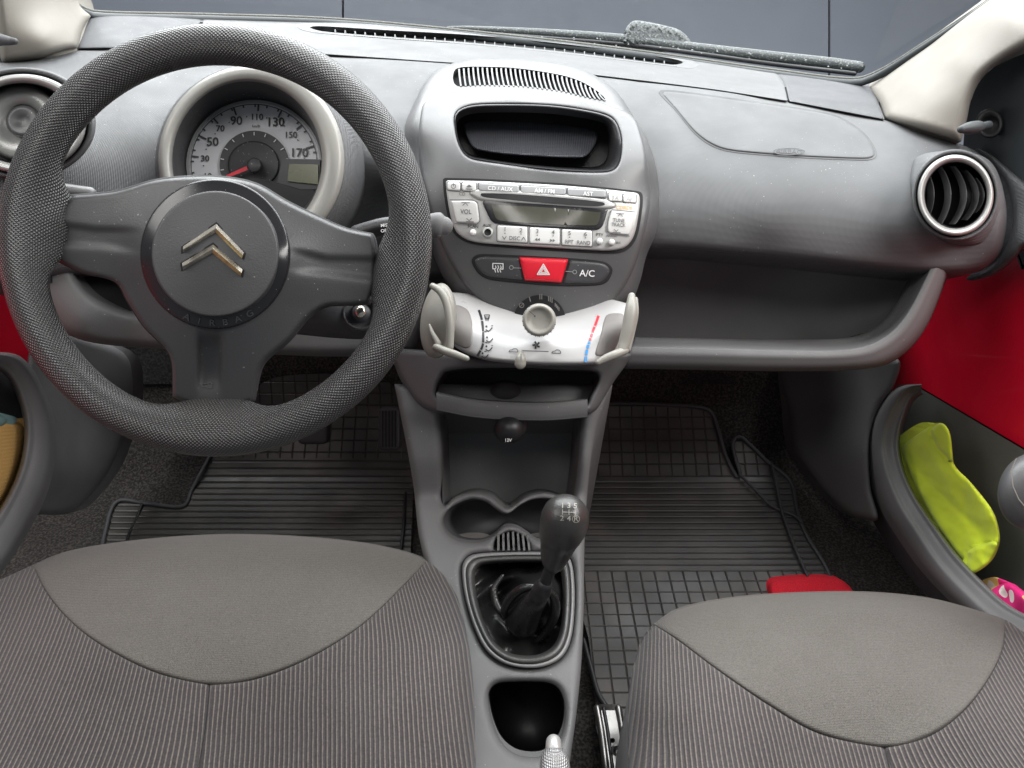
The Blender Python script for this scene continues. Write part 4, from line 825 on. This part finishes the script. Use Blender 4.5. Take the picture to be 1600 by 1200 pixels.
decal('lettering', ai, off(hub_d, -.0036), M['char'], hb_, .0006)
for up in ([(338, 350), (381, 394), (378, 404), (337, 363.5), (286, 395), (286, 385)], [(333, 382), (379, 421), (376, 431.5), (332, 395.5), (286, 422), (284.5, 411)]):
    big = gapd(up, 3); patch('badge_recess', [(x, y) for x, y in big], off(pdd, -.0006), M['void'], pd, poly=True, step=20, thick=.0006)
    ap, rt_, rb, ia, lb, lt = up
    midR = ((rt_[0]+rb[0])/2, (rt_[1]+rb[1])/2); midL = ((lt[0]+lb[0])/2, (lt[1]+lb[1])/2); mc = ((ap[0]+ia[0])/2, (ap[1]+ia[1])/2)
    pts = [ap, rt_, rb, ia, lb, lt, midR, midL, mc]
    dz_ = [-.001]*6+[-.0045]*3
    VV = [P(x, y, float(pdd(x, y))+e) for (x, y), e in zip(pts, dz_)]
    o = mk('chevron', VV, [(0, 1, 6, 8), (8, 6, 2, 3), (1, 2, 6), (5, 0, 8, 7), (7, 8, 3, 4), (5, 7, 4)], [M['chrome'], M['gold']], sw, smooth=False)
    o.data.polygons[1].material_index = 1 
decal('horn_symbol', [('l', [(313, 600), (317, 604), (330, 606), (330, 598), (317, 600)], 1), ('l', [(330, 600), (333, 599)], 1)], off(hub_d, -.0002), M['dialg'], hb_)

# stalks, ignition, column
st = thing('wiper_stalk', 'black wiper stalk with rounded grey tip right of the steering wheel', 'stalk', P(640, 350, .78))
tube('arm', [(560, 366, .80, 15), (600, 354, .79, 14), (640, 350, .78, 13), (672, 351, .775, 12)], M['black'], st)
tube('tip', [(664, 350, .775, 14), (676, 351, .772, 18), (686, 352, .77, 20), (693, 353, .77, 15)], M['lower'], st, flat=.9)
decal('lettering', [('t', 'MIST', 602, 352, 7, -6), ('t', 'OFF', 601, 360.5, 7, -6), ('o', 617, 356, 2.6, 2.6, 1.1)], const(.775), M['wht'], st)
st = thing('light_stalk', 'grey light switch stalk peeking out left of the steering wheel hub', 'stalk', P(110, 296, .76))
tube('arm', [(50, 296, .76, 13), (90, 297, .765, 12), (140, 303, .78, 11)], M['fascia'], st)
decal('light_marks', [('t', 'OFF', 88, 294, 6, 5), ('o', 104, 296, 3, 2.4, 1), ('l', [(110, 293), (116, 293.5)], 1), ('l', [(98, 290), (98, 300)], .8)], const(.7495), M['inkg'], st)
cm = grid('steering_column', [[(470, 380, .80), (520, 380, .81), (570, 385, .83), (610, 395, .86)], [(470, 440, .79), (520, 445, .79), (575, 450, .81), (622, 455, .86)], [(460, 500, .80), (520, 508, .80), (570, 512, .82), (600, 505, .86)], [(440, 520, .88), (520, 528, .88), (570, 530, .89), (600, 525, .92)]], M['char'], None, nu=30, nv=30)
tag(cm, 'black plastic steering column shroud behind the wheel hub', 'column shroud')
ig = thing('ignition_lock', 'metal ignition key slot in a black round housing behind the wheel', 'ignition lock', P(565, 515, .80))
loops('housing', [ring3(565, 489, 34, 31, .82), ring3(565, 489, 31, 28, .795), ring3(564, 489, 27, 24, .79), ring3(564, 489, 24, 22, .797), ring3(564, 488, 16, 15, .798), ring3(564, 488, 12, 12, .79)], M['char'], ig, raw=True)
loops('key_barrel', [ring3(563, 487, 8.5, 9.5, .792, 30), ring3(563, 487, 8, 9, .783, 30), ring3(563, 487, 5, 6, .782, 30)], M['chrome'], ig, raw=True)
decal('key_slot', [('p', [(558.5, 485), (566, 481.5), (567.5, 486.5), (560, 490)])], const(.7815), M['void'], ig)

# ------------------------------------------------------------------ seats
def seat(outline, insert, sides, dfn, slope, per, label, x0, extra=None):
    s = thing('seat_cushion', label, 'seat', P(x0, 1150, .95), 'front car seats')
    patch('cushion_core', outline, off(dfn, .012), M['cord'], s, sp=7, step=14, roll=.05, rw=24, thick=.1, ext=EX(0, .02, -.16), uv=lambda x, y: ((x)/per, y*0))
    patch('centre_insert', insert, dfn, M['seat'], s, sp=5, step=8, roll=.0065, rw=8, thick=.006, bumpf=lambda x, y: roll0(x, y))
    for sd_ in sides:
        patch('side_bolster', sd_, dfn, M['cord'], s, sp=5, step=8, roll=.006, rw=6, thick=.006, uv=lambda x, y: (slope(x, y)/per, y*0), bumpf=lambda x, y: roll0(x, y))
    return s
def mkroll(outline, r=.05, rw=34):
    lo = cr(np.array(outline, float), True, 8)
    def f(x, y):
        t = (dist(np.stack([x, y], -1), [lo])/rw).clip(0, 1); return r*(1-np.sqrt(1-(1-t)**2))*.9
    return f
Z = lambda x, y, z: (x, y, float(dz(x, y, z)))
dr_d = tps([Z(-40, 930, -.68), Z(60, 890, -.685), Z(200, 848, -.69), Z(330, 840, -.70), Z(500, 845, -.69), Z(650, 872, -.695), Z(200, 920, -.665), Z(330, 930, -.67), Z(500, 920, -.665), Z(330, 1070, -.672), Z(330, 1230, -.675), Z(60, 1000, -.64), Z(60, 1230, -.635), Z(-40, 1100, -.63), Z(600, 1000, -.65), Z(680, 980, -.655), Z(600, 1200, -.645), Z(700, 1100, -.65), Z(735, 1230, -.665)])
dro = [(-60, 930), (0, 906), (52, 882), (100, 863), (200, 846), (330, 836), (450, 838), (560, 848), (630, 862), (665, 872), (690, 893), (712, 930), (727, 985), (737, 1050), (741, 1120), (744, 1260), (744, 1260), (-60, 1260), (-60, 1260)]
arc = [(52, 884), (75, 930), (120, 980), (180, 1021), (250, 1053), (328, 1070), (400, 1061), (480, 1030), (560, 981), (620, 926), (668, 875)]
def dslope(x, y):
    s = np.interp(x, [-60, 0, 100, 200, 310, 335, 420, 600, 700, 760], [-.48, -.46, -.40, -.28, -.09, -.08, -.03, .02, .10, .14]); s = s+np.where((x > 560) & (y < 1010), .0016*(1010-y)*np.clip((x-560)/100, 0, 1), 0)
    return x-s*(y-1080)
roll0 = mkroll(dro)
ins = [arc[0]]+[arc[0]]+[(100, 863), (200, 846), (330, 836), (450, 838), (560, 848), (630, 862)]+[arc[-1], arc[-1]]+arc[-2:0:-1]
L_ = [arc[0], arc[0]]+arc[1:5]+[arc[5], arc[5], (322, 1130), (312, 1190), (305, 1260), (305, 1260), (-60, 1260), (-60, 1260), (-60, 930), (0, 906)]
R2 = [arc[5], arc[5]]+arc[6:10]+[arc[10], arc[10], (690, 893), (712, 930), (727, 985), (737, 1050), (741, 1120), (744, 1260), (744, 1260), (305, 1260), (305, 1260), (312, 1190), (322, 1130)]
seat(dro, ins, [L_, R2], dr_d, dslope, 7.3, 'grey driver seat cushion with striped sides in front of the steering wheel', 330)
pa_d = tps([Z(1000, 1000, -.70), Z(1060, 953, -.70), Z(1230, 930, -.705), Z(1400, 932, -.70), Z(1570, 970, -.70), Z(1200, 1000, -.672), Z(1385, 1010, -.675), Z(1385, 1168, -.672), Z(1385, 1260, -.675), Z(1050, 1100, -.655), Z(1080, 1250, -.645), Z(990, 1150, -.68), Z(1560, 1100, -.65), Z(1620, 1050, -.66), Z(1600, 1250, -.64), Z(1200, 1220, -.66)])
pao = [(985, 1260), (985, 1260), (982, 1120), (988, 1060), (1003, 1003), (1022, 975), (1060, 953), (1130, 937), (1230, 928), (1350, 926), (1450, 935), (1530, 955), (1570, 968), (1600, 988), (1660, 1030), (1700, 1090), (1700, 1260), (1700, 1260)]
arc2 = [(1023, 977), (1060, 1001), (1120, 1046), (1200, 1101), (1280, 1146), (1382, 1168), (1450, 1151), (1505, 1112), (1545, 1060), (1567, 1012), (1570, 969)]
def pslope(x, y):
    s = np.interp(x, [985, 1050, 1200, 1380, 1390, 1500, 1600, 1700], [-.12, .05, .22, .27, .27, .5, .62, .7]); return x-s*(y-1080)
roll0 = mkroll(pao)
ins2 = [arc2[0], arc2[0], (1060, 953), (1130, 937), (1230, 928), (1350, 926), (1450, 935), (1530, 955), arc2[-1], arc2[-1]]+arc2[-2:0:-1]
L2_ = [arc2[0], arc2[0]]+arc2[1:5]+[arc2[5], arc2[5], (1392, 1210), (1400, 1260), (1400, 1260), (985, 1260), (985, 1260), (982, 1120), (988, 1060), (1003, 1003)]
R2_ = [arc2[5], arc2[5]]+arc2[6:10]+[arc2[10], arc2[10], (1600, 988), (1660, 1030), (1700, 1090), (1700, 1260), (1700, 1260), (1400, 1260), (1400, 1260), (1392, 1210)]
seat(pao, ins2, [L2_, R2_], pa_d, pslope, 7.0, 'grey passenger seat cushion with striped sides beside the yellow vest', 1350)
# seat rail
sr = thing('seat_rail', 'greased steel seat rail on the carpet beside the passenger seat', 'seat rail', P(955, 1200, .98))
rdp = lambda e: off(fl, e)
patch('channel', [(938, 1110), (972, 1110), (990, 1300), (952, 1300)], rdp(-.03), M['steel'], sr, poly=True, step=14, thick=.02)
for x0, x1, e in ((933, 958, 0), (966, 988, 0)):
    tube('runner', [(x0, 1107, .995, 5.5), (x0+6, 1140, .975, 5.5), (x0+14, 1200, .935, 5.5), (x0+25, 1290, .90, 5.5)], M['steel'], sr, flat=1.2)
tube('runner_shadow_strip', [(943, 1107, .995, 3.), (949, 1140, .975, 3), (957, 1200, .935, 3), (967, 1290, .90, 3)], M['black'], sr)  # black strip put in as the shade beside the runner
sr.children[-1].name = 'shade_strip'
loops('bolt', [ring3(963, 1172, 9, 9, .955, 24), ring3(963, 1172, 9, 9, .945, 24), ring3(963, 1172, 6.5, 6.5, .943, 24), ring3(963, 1170, 3.5, 3.5, .948, 24)], M['steel'], sr, raw=True)
loops('bolt', [ring3(957, 1157, 4, 4, .962, 20), ring3(957, 1157, 3.2, 3.2, .965, 20)], M['void'], sr, raw=True)

# ------------------------------------------------------------------ mats
S_ = lambda y: P3(np.zeros_like(np.asarray(y, float))+800, y, fl(0*np.asarray(y, float), y))
def matuv(x, y):
    p = P3(x, y, fl(x, y)); yy = np.linspace(560, 1300, 400); q = S_(yy); L = np.concatenate([[0], np.cumsum(np.linalg.norm(np.diff(q, axis=0), axis=1))]); return p[:, 0], np.interp(y, yy, L)
v745, v893, v716 = (float(matuv(np.array([800.]), np.array([v]))[1][0]) for v in (745., 893., 716.))
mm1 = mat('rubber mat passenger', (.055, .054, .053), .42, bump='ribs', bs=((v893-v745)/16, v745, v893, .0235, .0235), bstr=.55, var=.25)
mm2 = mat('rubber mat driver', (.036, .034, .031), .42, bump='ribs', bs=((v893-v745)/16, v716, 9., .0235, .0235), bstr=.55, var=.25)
po = [(918, 700), (928, 660), (945, 634), (1000, 631), (1090, 636), (1112, 645), (1122, 672), (1134, 712), (1150, 744), (1157, 742), (1149, 715), (1145, 692), (1156, 683), (1172, 695), (1200, 722), (1235, 752), (1246, 800), (1262, 840), (1290, 885), (1312, 940), (1330, 1000), (1330, 1160), (950, 1160), (930, 1090), (920, 1000), (900, 930), (898, 850), (905, 760)]
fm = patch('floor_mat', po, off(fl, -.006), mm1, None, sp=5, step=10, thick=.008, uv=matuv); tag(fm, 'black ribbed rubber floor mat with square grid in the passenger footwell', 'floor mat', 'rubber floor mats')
tube('raised_edge', [(x, y, float(fl(0, y))-.010, 3) for x, y in po[0:23]], M['lowerd'], fm, ns=8, n=260, flat=.8)
tube('raised_edge', [(912, 1000, 0, 0)[:2]+(float(fl(0, 1000))-.012, 3.5), (925, 1050, float(fl(0, 1050))-.012, 4), (935, 1085, float(fl(0, 1085))-.012, 4.5), (952, 1112, float(fl(0, 1112))-.012, 5)], M['black'], fm, ns=8)
tube('raised_ridge', [(1156, 742, 1.46, 2.4), (1180, 765, 1.43, 2.4), (1205, 790, 1.405, 2.4), (1240, 805, 1.385, 2.4), (1252, 815, 1.37, 2.4)], M['lowerd'], fm, ns=8)
tube('raised_ridge', [(1205, 722, 1.475, 2.4), (1214, 760, 1.435, 2.4), (1222, 800, 1.39, 2.4), (1240, 850, 1.32, 2.4), (1262, 900, 1.255, 2.4)], M['lowerd'], fm, ns=8)
do = [(183, 784), (183, 784), (218, 786), (285, 792), (285, 792), (312, 745), (332, 706), (345, 690), (380, 630), (430, 590), (560, 585), (610, 600), (640, 660), (645, 760), (640, 900), (640, 900), (155, 900), (155, 900), (165, 830)]
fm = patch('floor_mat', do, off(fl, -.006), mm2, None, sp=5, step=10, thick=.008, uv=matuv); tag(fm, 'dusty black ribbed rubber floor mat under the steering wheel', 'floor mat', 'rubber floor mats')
tube('raised_edge', [(x, y, float(fl(0, y))-.010, 3) for x, y in [(155, 890), (165, 830), (183, 784), (230, 787), (285, 791), (300, 765), (332, 706), (380, 630)]], M['lowerd'], fm, ns=8, n=80)
tube('raised_ridge', [(193, 890, 1.27, 2.6), (200, 840, 1.345, 2.6), (213, 812, 1.385, 2.6), (222, 788, 1.41, 2.6)], M['black'], fm, ns=8)
tube('raised_ridge', [(622, 890, 1.27, 2.6), (630, 830, 1.355, 2.6), (634, 770, 1.44, 2.6)], M['black'], fm, ns=8)
pe = patch('accelerator_pedal', rrect(592, 636, 625, 704, 8), const(1.40), M['lowerd'], None, sp=4, step=6, roll=.006, rw=6, thick=.02); tag(pe, 'dark ribbed accelerator pedal beside the console', 'pedal')
decal('ribs', [('l', [(x, 642), (x, 698)], 2) for x in (598, 603, 608, 613, 618)], const(1.399), M['void'], pe)
pe = patch('brake_pedal', rrect(465, 655, 512, 694, 8), const(1.36), M['lowerd'], None, sp=4, step=6, roll=.006, rw=6, thick=.02); tag(pe, 'worn brake pedal pad peeking out below the wheel rim', 'pedal')
rc = patch('red_cloth', [(1203, 914), (1212, 906), (1250, 902), (1300, 902), (1318, 908), (1332, 922), (1345, 945), (1300, 960), (1215, 950), (1205, 930)], off(fl, -.03), M['redcloth'], None, sp=4, step=7, roll=.012, rw=9, thick=.02); tag(rc, 'bright red felt piece on the mat behind the passenger seat edge', 'cloth')

# ------------------------------------------------------------------ sides of the footwell
o = patch('kick_panel', [(1228, 560), (1400, 560), (1398, 600), (1372, 640), (1358, 690), (1360, 760), (1372, 810), (1350, 811), (1325, 803), (1290, 772), (1262, 735), (1240, 700), (1232, 640)], tps([(1240, 600, 1.46), (1250, 700, 1.44), (1300, 770, 1.36), (1360, 805, 1.25), (1380, 600, 1.22), (1360, 700, 1.23), (1300, 650, 1.37)]), M['lower'], None, sp=5, step=9, roll=.02, rw=12, thick=.04); tag(o, 'smooth grey kick panel beside the passenger footwell', 'trim panel')
o = patch('kick_panel', [(60, 520), (140, 530), (200, 560), (205, 640), (190, 690), (170, 735), (140, 775), (108, 802), (62, 804), (40, 804), (40, 600)], tps([(60, 560, 1.1), (200, 600, 1.35), (190, 690, 1.36), (110, 800, 1.22), (60, 800, 1.12), (90, 650, 1.14), (100, 740, 1.15), (140, 650, 1.26)]), M['kick'], None, sp=5, step=9, roll=.02, rw=12, thick=.04); tag(o, 'scuffed grey kick panel beside the driver footwell', 'trim panel')
# ------------------------------------------------------------------ doors
dr = thing('door_lining', 'passenger door with bare red metal and grey pocket on the right', 'car door', P(1560, 900, .9))
patch('metal_panel', [(1385, 300), (1720, 240), (2200, 500), (2200, 1290), (1720, 790), (1440, 640), (1385, 640)], dx(.69), M['red'], dr, poly=True, step=20, thick=.01)
patch('lower_panel', [(1405, 602), (1430, 600), (1600, 700), (1720, 775), (2200, 1280), (2200, 2000), (1720, 1400), (1405, 900)], dx(.68), mat('green grey door panel', (.10, .103, .092), .6, bump='grain', bstr=.3), dr, poly=True, step=20, thick=.008)
po_ = [(1440, 600), (1415, 602), (1392, 612), (1372, 636), (1358, 665), (1352, 700), (1358, 745), (1374, 792), (1402, 840), (1440, 893), (1490, 945), (1540, 985), (1640, 1040)]
pm_ = [(1440, 603), (1425, 606), (1410, 618), (1395, 642), (1384, 670), (1381, 702), (1390, 742), (1408, 785), (1436, 830), (1470, 880), (1512, 925), (1560, 965), (1650, 1010)]
pi_ = [(1439, 612), (1430, 617), (1421, 629), (1412, 652), (1406, 676), (1405, 704), (1414, 740), (1432, 778), (1460, 820), (1496, 868), (1538, 912), (1580, 948), (1660, 990)]
zx = lambda l, X: [(x, y, X/((x-800)/F)) for x, y in l]
grid('door_pocket', [zx(po_, .595), zx(lerp2(po_, pm_, .35), .58), zx(lerp2(po_, pm_, .8), .578), zx(lerp2(pm_, pi_, .15), .585), zx(lerp2(pm_, pi_, .6), .592), zx(pi_, .602), zx([(x+4, y+4) for x, y in pi_], .66)], M['kick'], dr, nu=110, nv=48)
patch('pocket_side', po_+[(1640, 1300), (1250, 1300), (1340, 900), (1340, 700)], dx(.60), M['lowerd'], dr, sp=8, step=16, thick=.01) if False else None
grid('sill', [zx([(x, y) for x, y in po_], .597), zx([(x-14, y+14) for x, y in po_], .62)], M['lowerd'], dr, nu=60)
patch('mirror_corner', [(1508, 235), (1512, 180), (1530, 125), (1570, 92), (1610, 72), (1650, 55), (1650, 330), (1600, 420), (1560, 300)], dx(.685), M['mirror'], dr, poly=True, step=20, thick=.006)
patch('door_cap', [(1526, 232), (1552, 244), (1600, 284), (1660, 330), (1660, 390), (1604, 385), (1588, 402), (1565, 422), (1545, 433), (1530, 430), (1560, 405), (1578, 370), (1582, 330), (1572, 285), (1550, 252)], tps([(1530, 235, 1.10), (1600, 290, 1.01), (1660, 340, .95), (1600, 380, .97), (1560, 425, 1.02), (1580, 300, 1.03)]), M['dash'], dr, sp=4, step=7, roll=.02, rw=10, thick=.03)
ad = .86
ak = tube('mirror_adjuster', [(1502, 202, .96, 6), (1515, 200, .965, 9.5), (1528, 198, .97, 9), (1535, 197, .985, 6), (1545, 195, 1.02, 6)], M['mirror'], dr)
loops('adjuster_ring', [ring3(1546, 193, 22, 23, 1.09, 40), ring3(1546, 193, 20, 21, 1.07, 40), ring3(1547, 193, 16, 17, 1.07, 40), ring3(1548, 194, 13, 14, 1.09, 40)], M['lowerd'], ak, raw=True)
loops('door_pull', [[(x, y, d) for x, y in circ(1612, 768, rx, ry, 15)] for rx, ry, d in ((50, 58, .86), (53, 61, .83), (50, 58, .81), (40, 46, .797), (20, 24, .792))], M['mid'], dr, n=60)
decal('door_pull_line', [('l', [(1588, 716), (1580, 735), (1583, 760), (1592, 780), (1602, 792)], 1.6)], const(.792), M['beige'], dr)
dl_ = thing('door_lining', 'driver door with grey pocket and bare red metal on the left', 'car door', P(20, 850, 1.0))
patch('metal_panel', [(-160, 240), (140, 180), (140, 700), (-160, 900), (-700, 1500), (-700, 517)], dx(-.72), M['red'], dl_, poly=True, step=20, thick=.01)
patch('lower_panel', [(40, 575), (56, 640), (52, 720), (20, 800), (-40, 880), (-300, 1400), (-700, 2200), (-700, 1250), (-160, 650)], dx(-.705), M['lower'], dl_, poly=True, step=30, thick=.008)
patch('pocket_back', [(-120, 560), (40, 575), (56, 640), (52, 720), (20, 800), (-40, 880), (-120, 930)], dx(-.69), M['lowerd'], dl_, poly=True, step=20, thick=.01)
qo = [(-60, 548), (0, 550), (30, 556), (52, 578), (70, 612), (84, 650), (88, 690), (84, 735), (68, 785), (42, 835), (10, 885), (-40, 950)]
qm = [(-60, 556), (-5, 558), (20, 566), (40, 588), (56, 618), (66, 652), (68, 690), (62, 730), (46, 775), (20, 825), (-12, 872), (-60, 930)]
qi = [(-60, 570), (-10, 572), (8, 580), (22, 598), (33, 625), (40, 655), (40, 690), (33, 728), (18, 766), (-6, 808), (-36, 850), (-80, 905)]
grid('door_pocket', [zx(qo, -.64), zx(lerp2(qo, qm, .4), -.628), zx(lerp2(qo, qm, .9), -.628), zx(lerp2(qm, qi, .5), -.635), zx(qi, -.645), zx([(x-4, y+3) for x, y in qi], -.685)], M['kick'], dl_, nu=90, nv=40)
tube('mirror_adjuster', [(-20, 62, .93, 12), (0, 62, .935, 9), (16, 64, .94, 6.5), (23, 64.5, .94, 5)], M['lowerd'], dl_)
patch('mirror_corner', [(-120, -60), (2, -60), (4, 97), (-10, 130), (-120, 200)], dx(-.72), M['mirror'], dl_, poly=True, step=20, thick=.006)
# pillars
o = patch('pillar_trim', [(1353, 135), (1353, 135), (1400, 101), (1450, 62), (1505, 22), (1560, -20), (1600, -60), (1720, -60), (1720, 20), (1620, 66), (1570, 93), (1535, 122), (1518, 155), (1510, 190), (1502, 222), (1502, 222), (1470, 213), (1440, 204), (1400, 192), (1381, 186), (1381, 186), (1374, 162)], tps([(1353, 135, 1.255), (1381, 186, 1.12), (1502, 222, 1.04), (1450, 62, 1.185), (1560, -20, 1.115), (1440, 150, 1.08), (1500, 100, 1.05), (1580, 30, 1.0), (1600, 70, .97), (1530, 130, 1.02), (1700, -20, .93)]), M['cream'], None, sp=4, step=7, roll=.03, rw=16, thick=.05); tag(o, 'cream windscreen pillar trim on the passenger side', 'pillar trim', 'cream windscreen pillars')
o = patch('pillar_trim', [(3, 96), (0, 60), (2, -60), (90, -60), (116, -20), (120, 0), (130, 14), (144, 24), (144, 24), (130, 45), (122, 75), (122, 75), (95, 80), (60, 92), (30, 97)], tps([(3, 96, .99), (0, -40, .93), (100, -40, 1.1), (120, 0, 1.13), (144, 24, 1.16), (122, 75, 1.07), (60, 92, 1.01), (60, 20, 1.01), (70, 60, 1.0)]), M['cream'], None, sp=4, step=7, roll=.025, rw=12, thick=.05); tag(o, 'cream windscreen pillar trim on the driver side', 'pillar trim', 'cream windscreen pillars')
# ------------------------------------------------------------------ things in the pockets
def vestd(x, y):
    x = np.asarray(x, float); y = np.asarray(y, float); d = .625/((x-800)/F)
    s = (x-1415)*.55+(y-690)*.83; t = (x-1415)*.83-(y-690)*.55
    nz = np.array([mnoise.fractal(Vector((a/40., b/26., 1.3)), 1, 2, 4) for a, b in zip(s.ravel(), t.ravel())]).reshape(s.shape)
    q = random.Random(11); f = np.full(s.shape, -9.)
    for k in range(9):
        a, b = q.uniform(-.10, .10), q.uniform(-.28, .28); cs_, ct = q.uniform(10, 190), q.uniform(-25, 45)
        f = np.maximum(f, a*(s-cs_)+b*(t-ct)-q.uniform(0, 5))
    return d-.014*np.exp(-((t-10)/60.)**2)+.0048*nz-.0018*f+.0022*np.abs(np.sin(t/11.+s/60.))
ve = patch('safety_vest', [(1409, 700), (1425, 685), (1452, 667), (1470, 662), (1481, 672), (1487, 698), (1492, 727), (1518, 755), (1550, 796), (1561, 828), (1561, 852), (1548, 878), (1520, 896), (1511, 880), (1497, 866), (1462, 818), (1428, 755), (1414, 720)], vestd, M['vest'], None, sp=3, step=4, roll=.012, rw=7, thick=.04); tag(ve, 'folded fluorescent yellow vest stuffed in the passenger door pocket', 'vest')
patch('folded_edge', [(1455, 676), (1462, 664), (1474, 662), (1484, 676), (1488, 705), (1488, 722), (1478, 712), (1466, 700)], off(vestd, -.014), M['vest'], ve, sp=3, step=4, roll=.01, rw=7, thick=.01)
patch('folded_edge', [(1512, 862), (1530, 852), (1555, 846), (1558, 858), (1546, 880), (1520, 896), (1511, 882), (1514, 872)], off(vestd, -.012), M['vest'], ve, sp=3, step=4, roll=.01, rw=7, thick=.01)
pu = patch('cloth_pouch', [(1540, 928), (1556, 916), (1580, 911), (1598, 922), (1625, 940), (1650, 975), (1640, 1000), (1600, 978), (1568, 956)], lambda x, y: .63/((np.asarray(x, float)-800)/F)-.02+.006*np.sin(x/7.)*np.cos(y/9.), M['floral'], None, sp=3, step=5, roll=.02, rw=12, thick=.03); tag(pu, 'pink flower patterned pouch in the passenger door pocket', 'pouch')
so = patch('sponge', [(-60, 655), (0, 656), (12, 655), (30, 660), (38, 670), (36, 695), (26, 735), (8, 775), (-20, 810), (-60, 830)], lambda x, y: .67/((800-np.asarray(x, float))/F)-.01, M['sponge'], None, sp=4, step=6, roll=.02, rw=12, thick=.04); tag(so, 'orange yellow car sponge tucked in the driver door pocket', 'sponge')
o = patch('teal_cloth', [(-60, 640), (0, 650), (12, 656), (2, 666), (-60, 680)], lambda x, y: .67/((800-np.asarray(x, float))/F)-.016, M['teal'], None, sp=4, step=6, roll=.008, rw=6, thick=.02); tag(o, 'small teal cloth edge on top of the sponge at the far left', 'cloth')

# ------------------------------------------------------------------ camera, light, render
cam = bpy.data.objects.new('camera', bpy.data.cameras.new('camera')); COL.objects.link(cam)
cam.location = O; cam.rotation_euler = (math.radians(90)-TH, 0, 0); cam.data.lens = F/1600*36; cam.data.sensor_width = 36; cam.data.clip_start = .02; cam.data.clip_end = 100
sc.camera = cam
wo = bpy.data.worlds.new('World'); sc.world = wo; wo.use_nodes = True
wo.node_tree.nodes['Background'].inputs[0].default_value = (.85, .92, 1., 1); wo.node_tree.nodes['Background'].inputs[1].default_value = .21
def lamp(name, at, to, sx, sy, w, col=(1, 1, 1)):
    l = bpy.data.lights.new(name, 'AREA'); l.shape = 'RECTANGLE'; l.size = sx; l.size_y = sy; l.energy = w; l.color = col
    o = bpy.data.objects.new(name, l); COL.objects.link(o); o.location = O+np.array(at); v = Vector(np.array(to)-np.array(at)); o.rotation_euler = v.to_track_quat('-Z', 'Y').to_euler(); return o
lamp('windscreen_daylight', (.1, 1.45, .62), (.05, 1.0, -.4), 2.2, .9, 57, (.98, .99, 1.0))
lamp('low_sky_daylight', (0, 2.6, .55), (0, 1.0, -.3), 3.4, .8, 76, (.97, .99, 1.0))
lamp('left_window_daylight', (-1.35, .45, .75), (.1, .6, -.8), 1.1, .6, 14, (1, .98, .95))
lamp('right_window_daylight', (1.35, .45, .75), (.3, .7, -.8), 1.1, .6, 34, (1, .98, .95))
lamp('overhead_fill', (-.1, -.25, 1.0), (0, .7, -.6), 1.1, .3, 8, (1, .97, .93))  # fill lamp added above the eye to put highlights on rim and knob
lamp('wall_daylight', (-.3, 2.2, 1.8), (-.2, 3., .2), 3, .6, 31, (.95, .98, 1))
sc.view_settings.view_transform = 'Standard'; sc.view_settings.look = 'None'; sc.view_settings.exposure = 0; sc.view_settings.gamma = 1
sc.render.engine = 'CYCLES'; sc.cycles.max_bounces = 8; sc.cycles.use_denoising = True
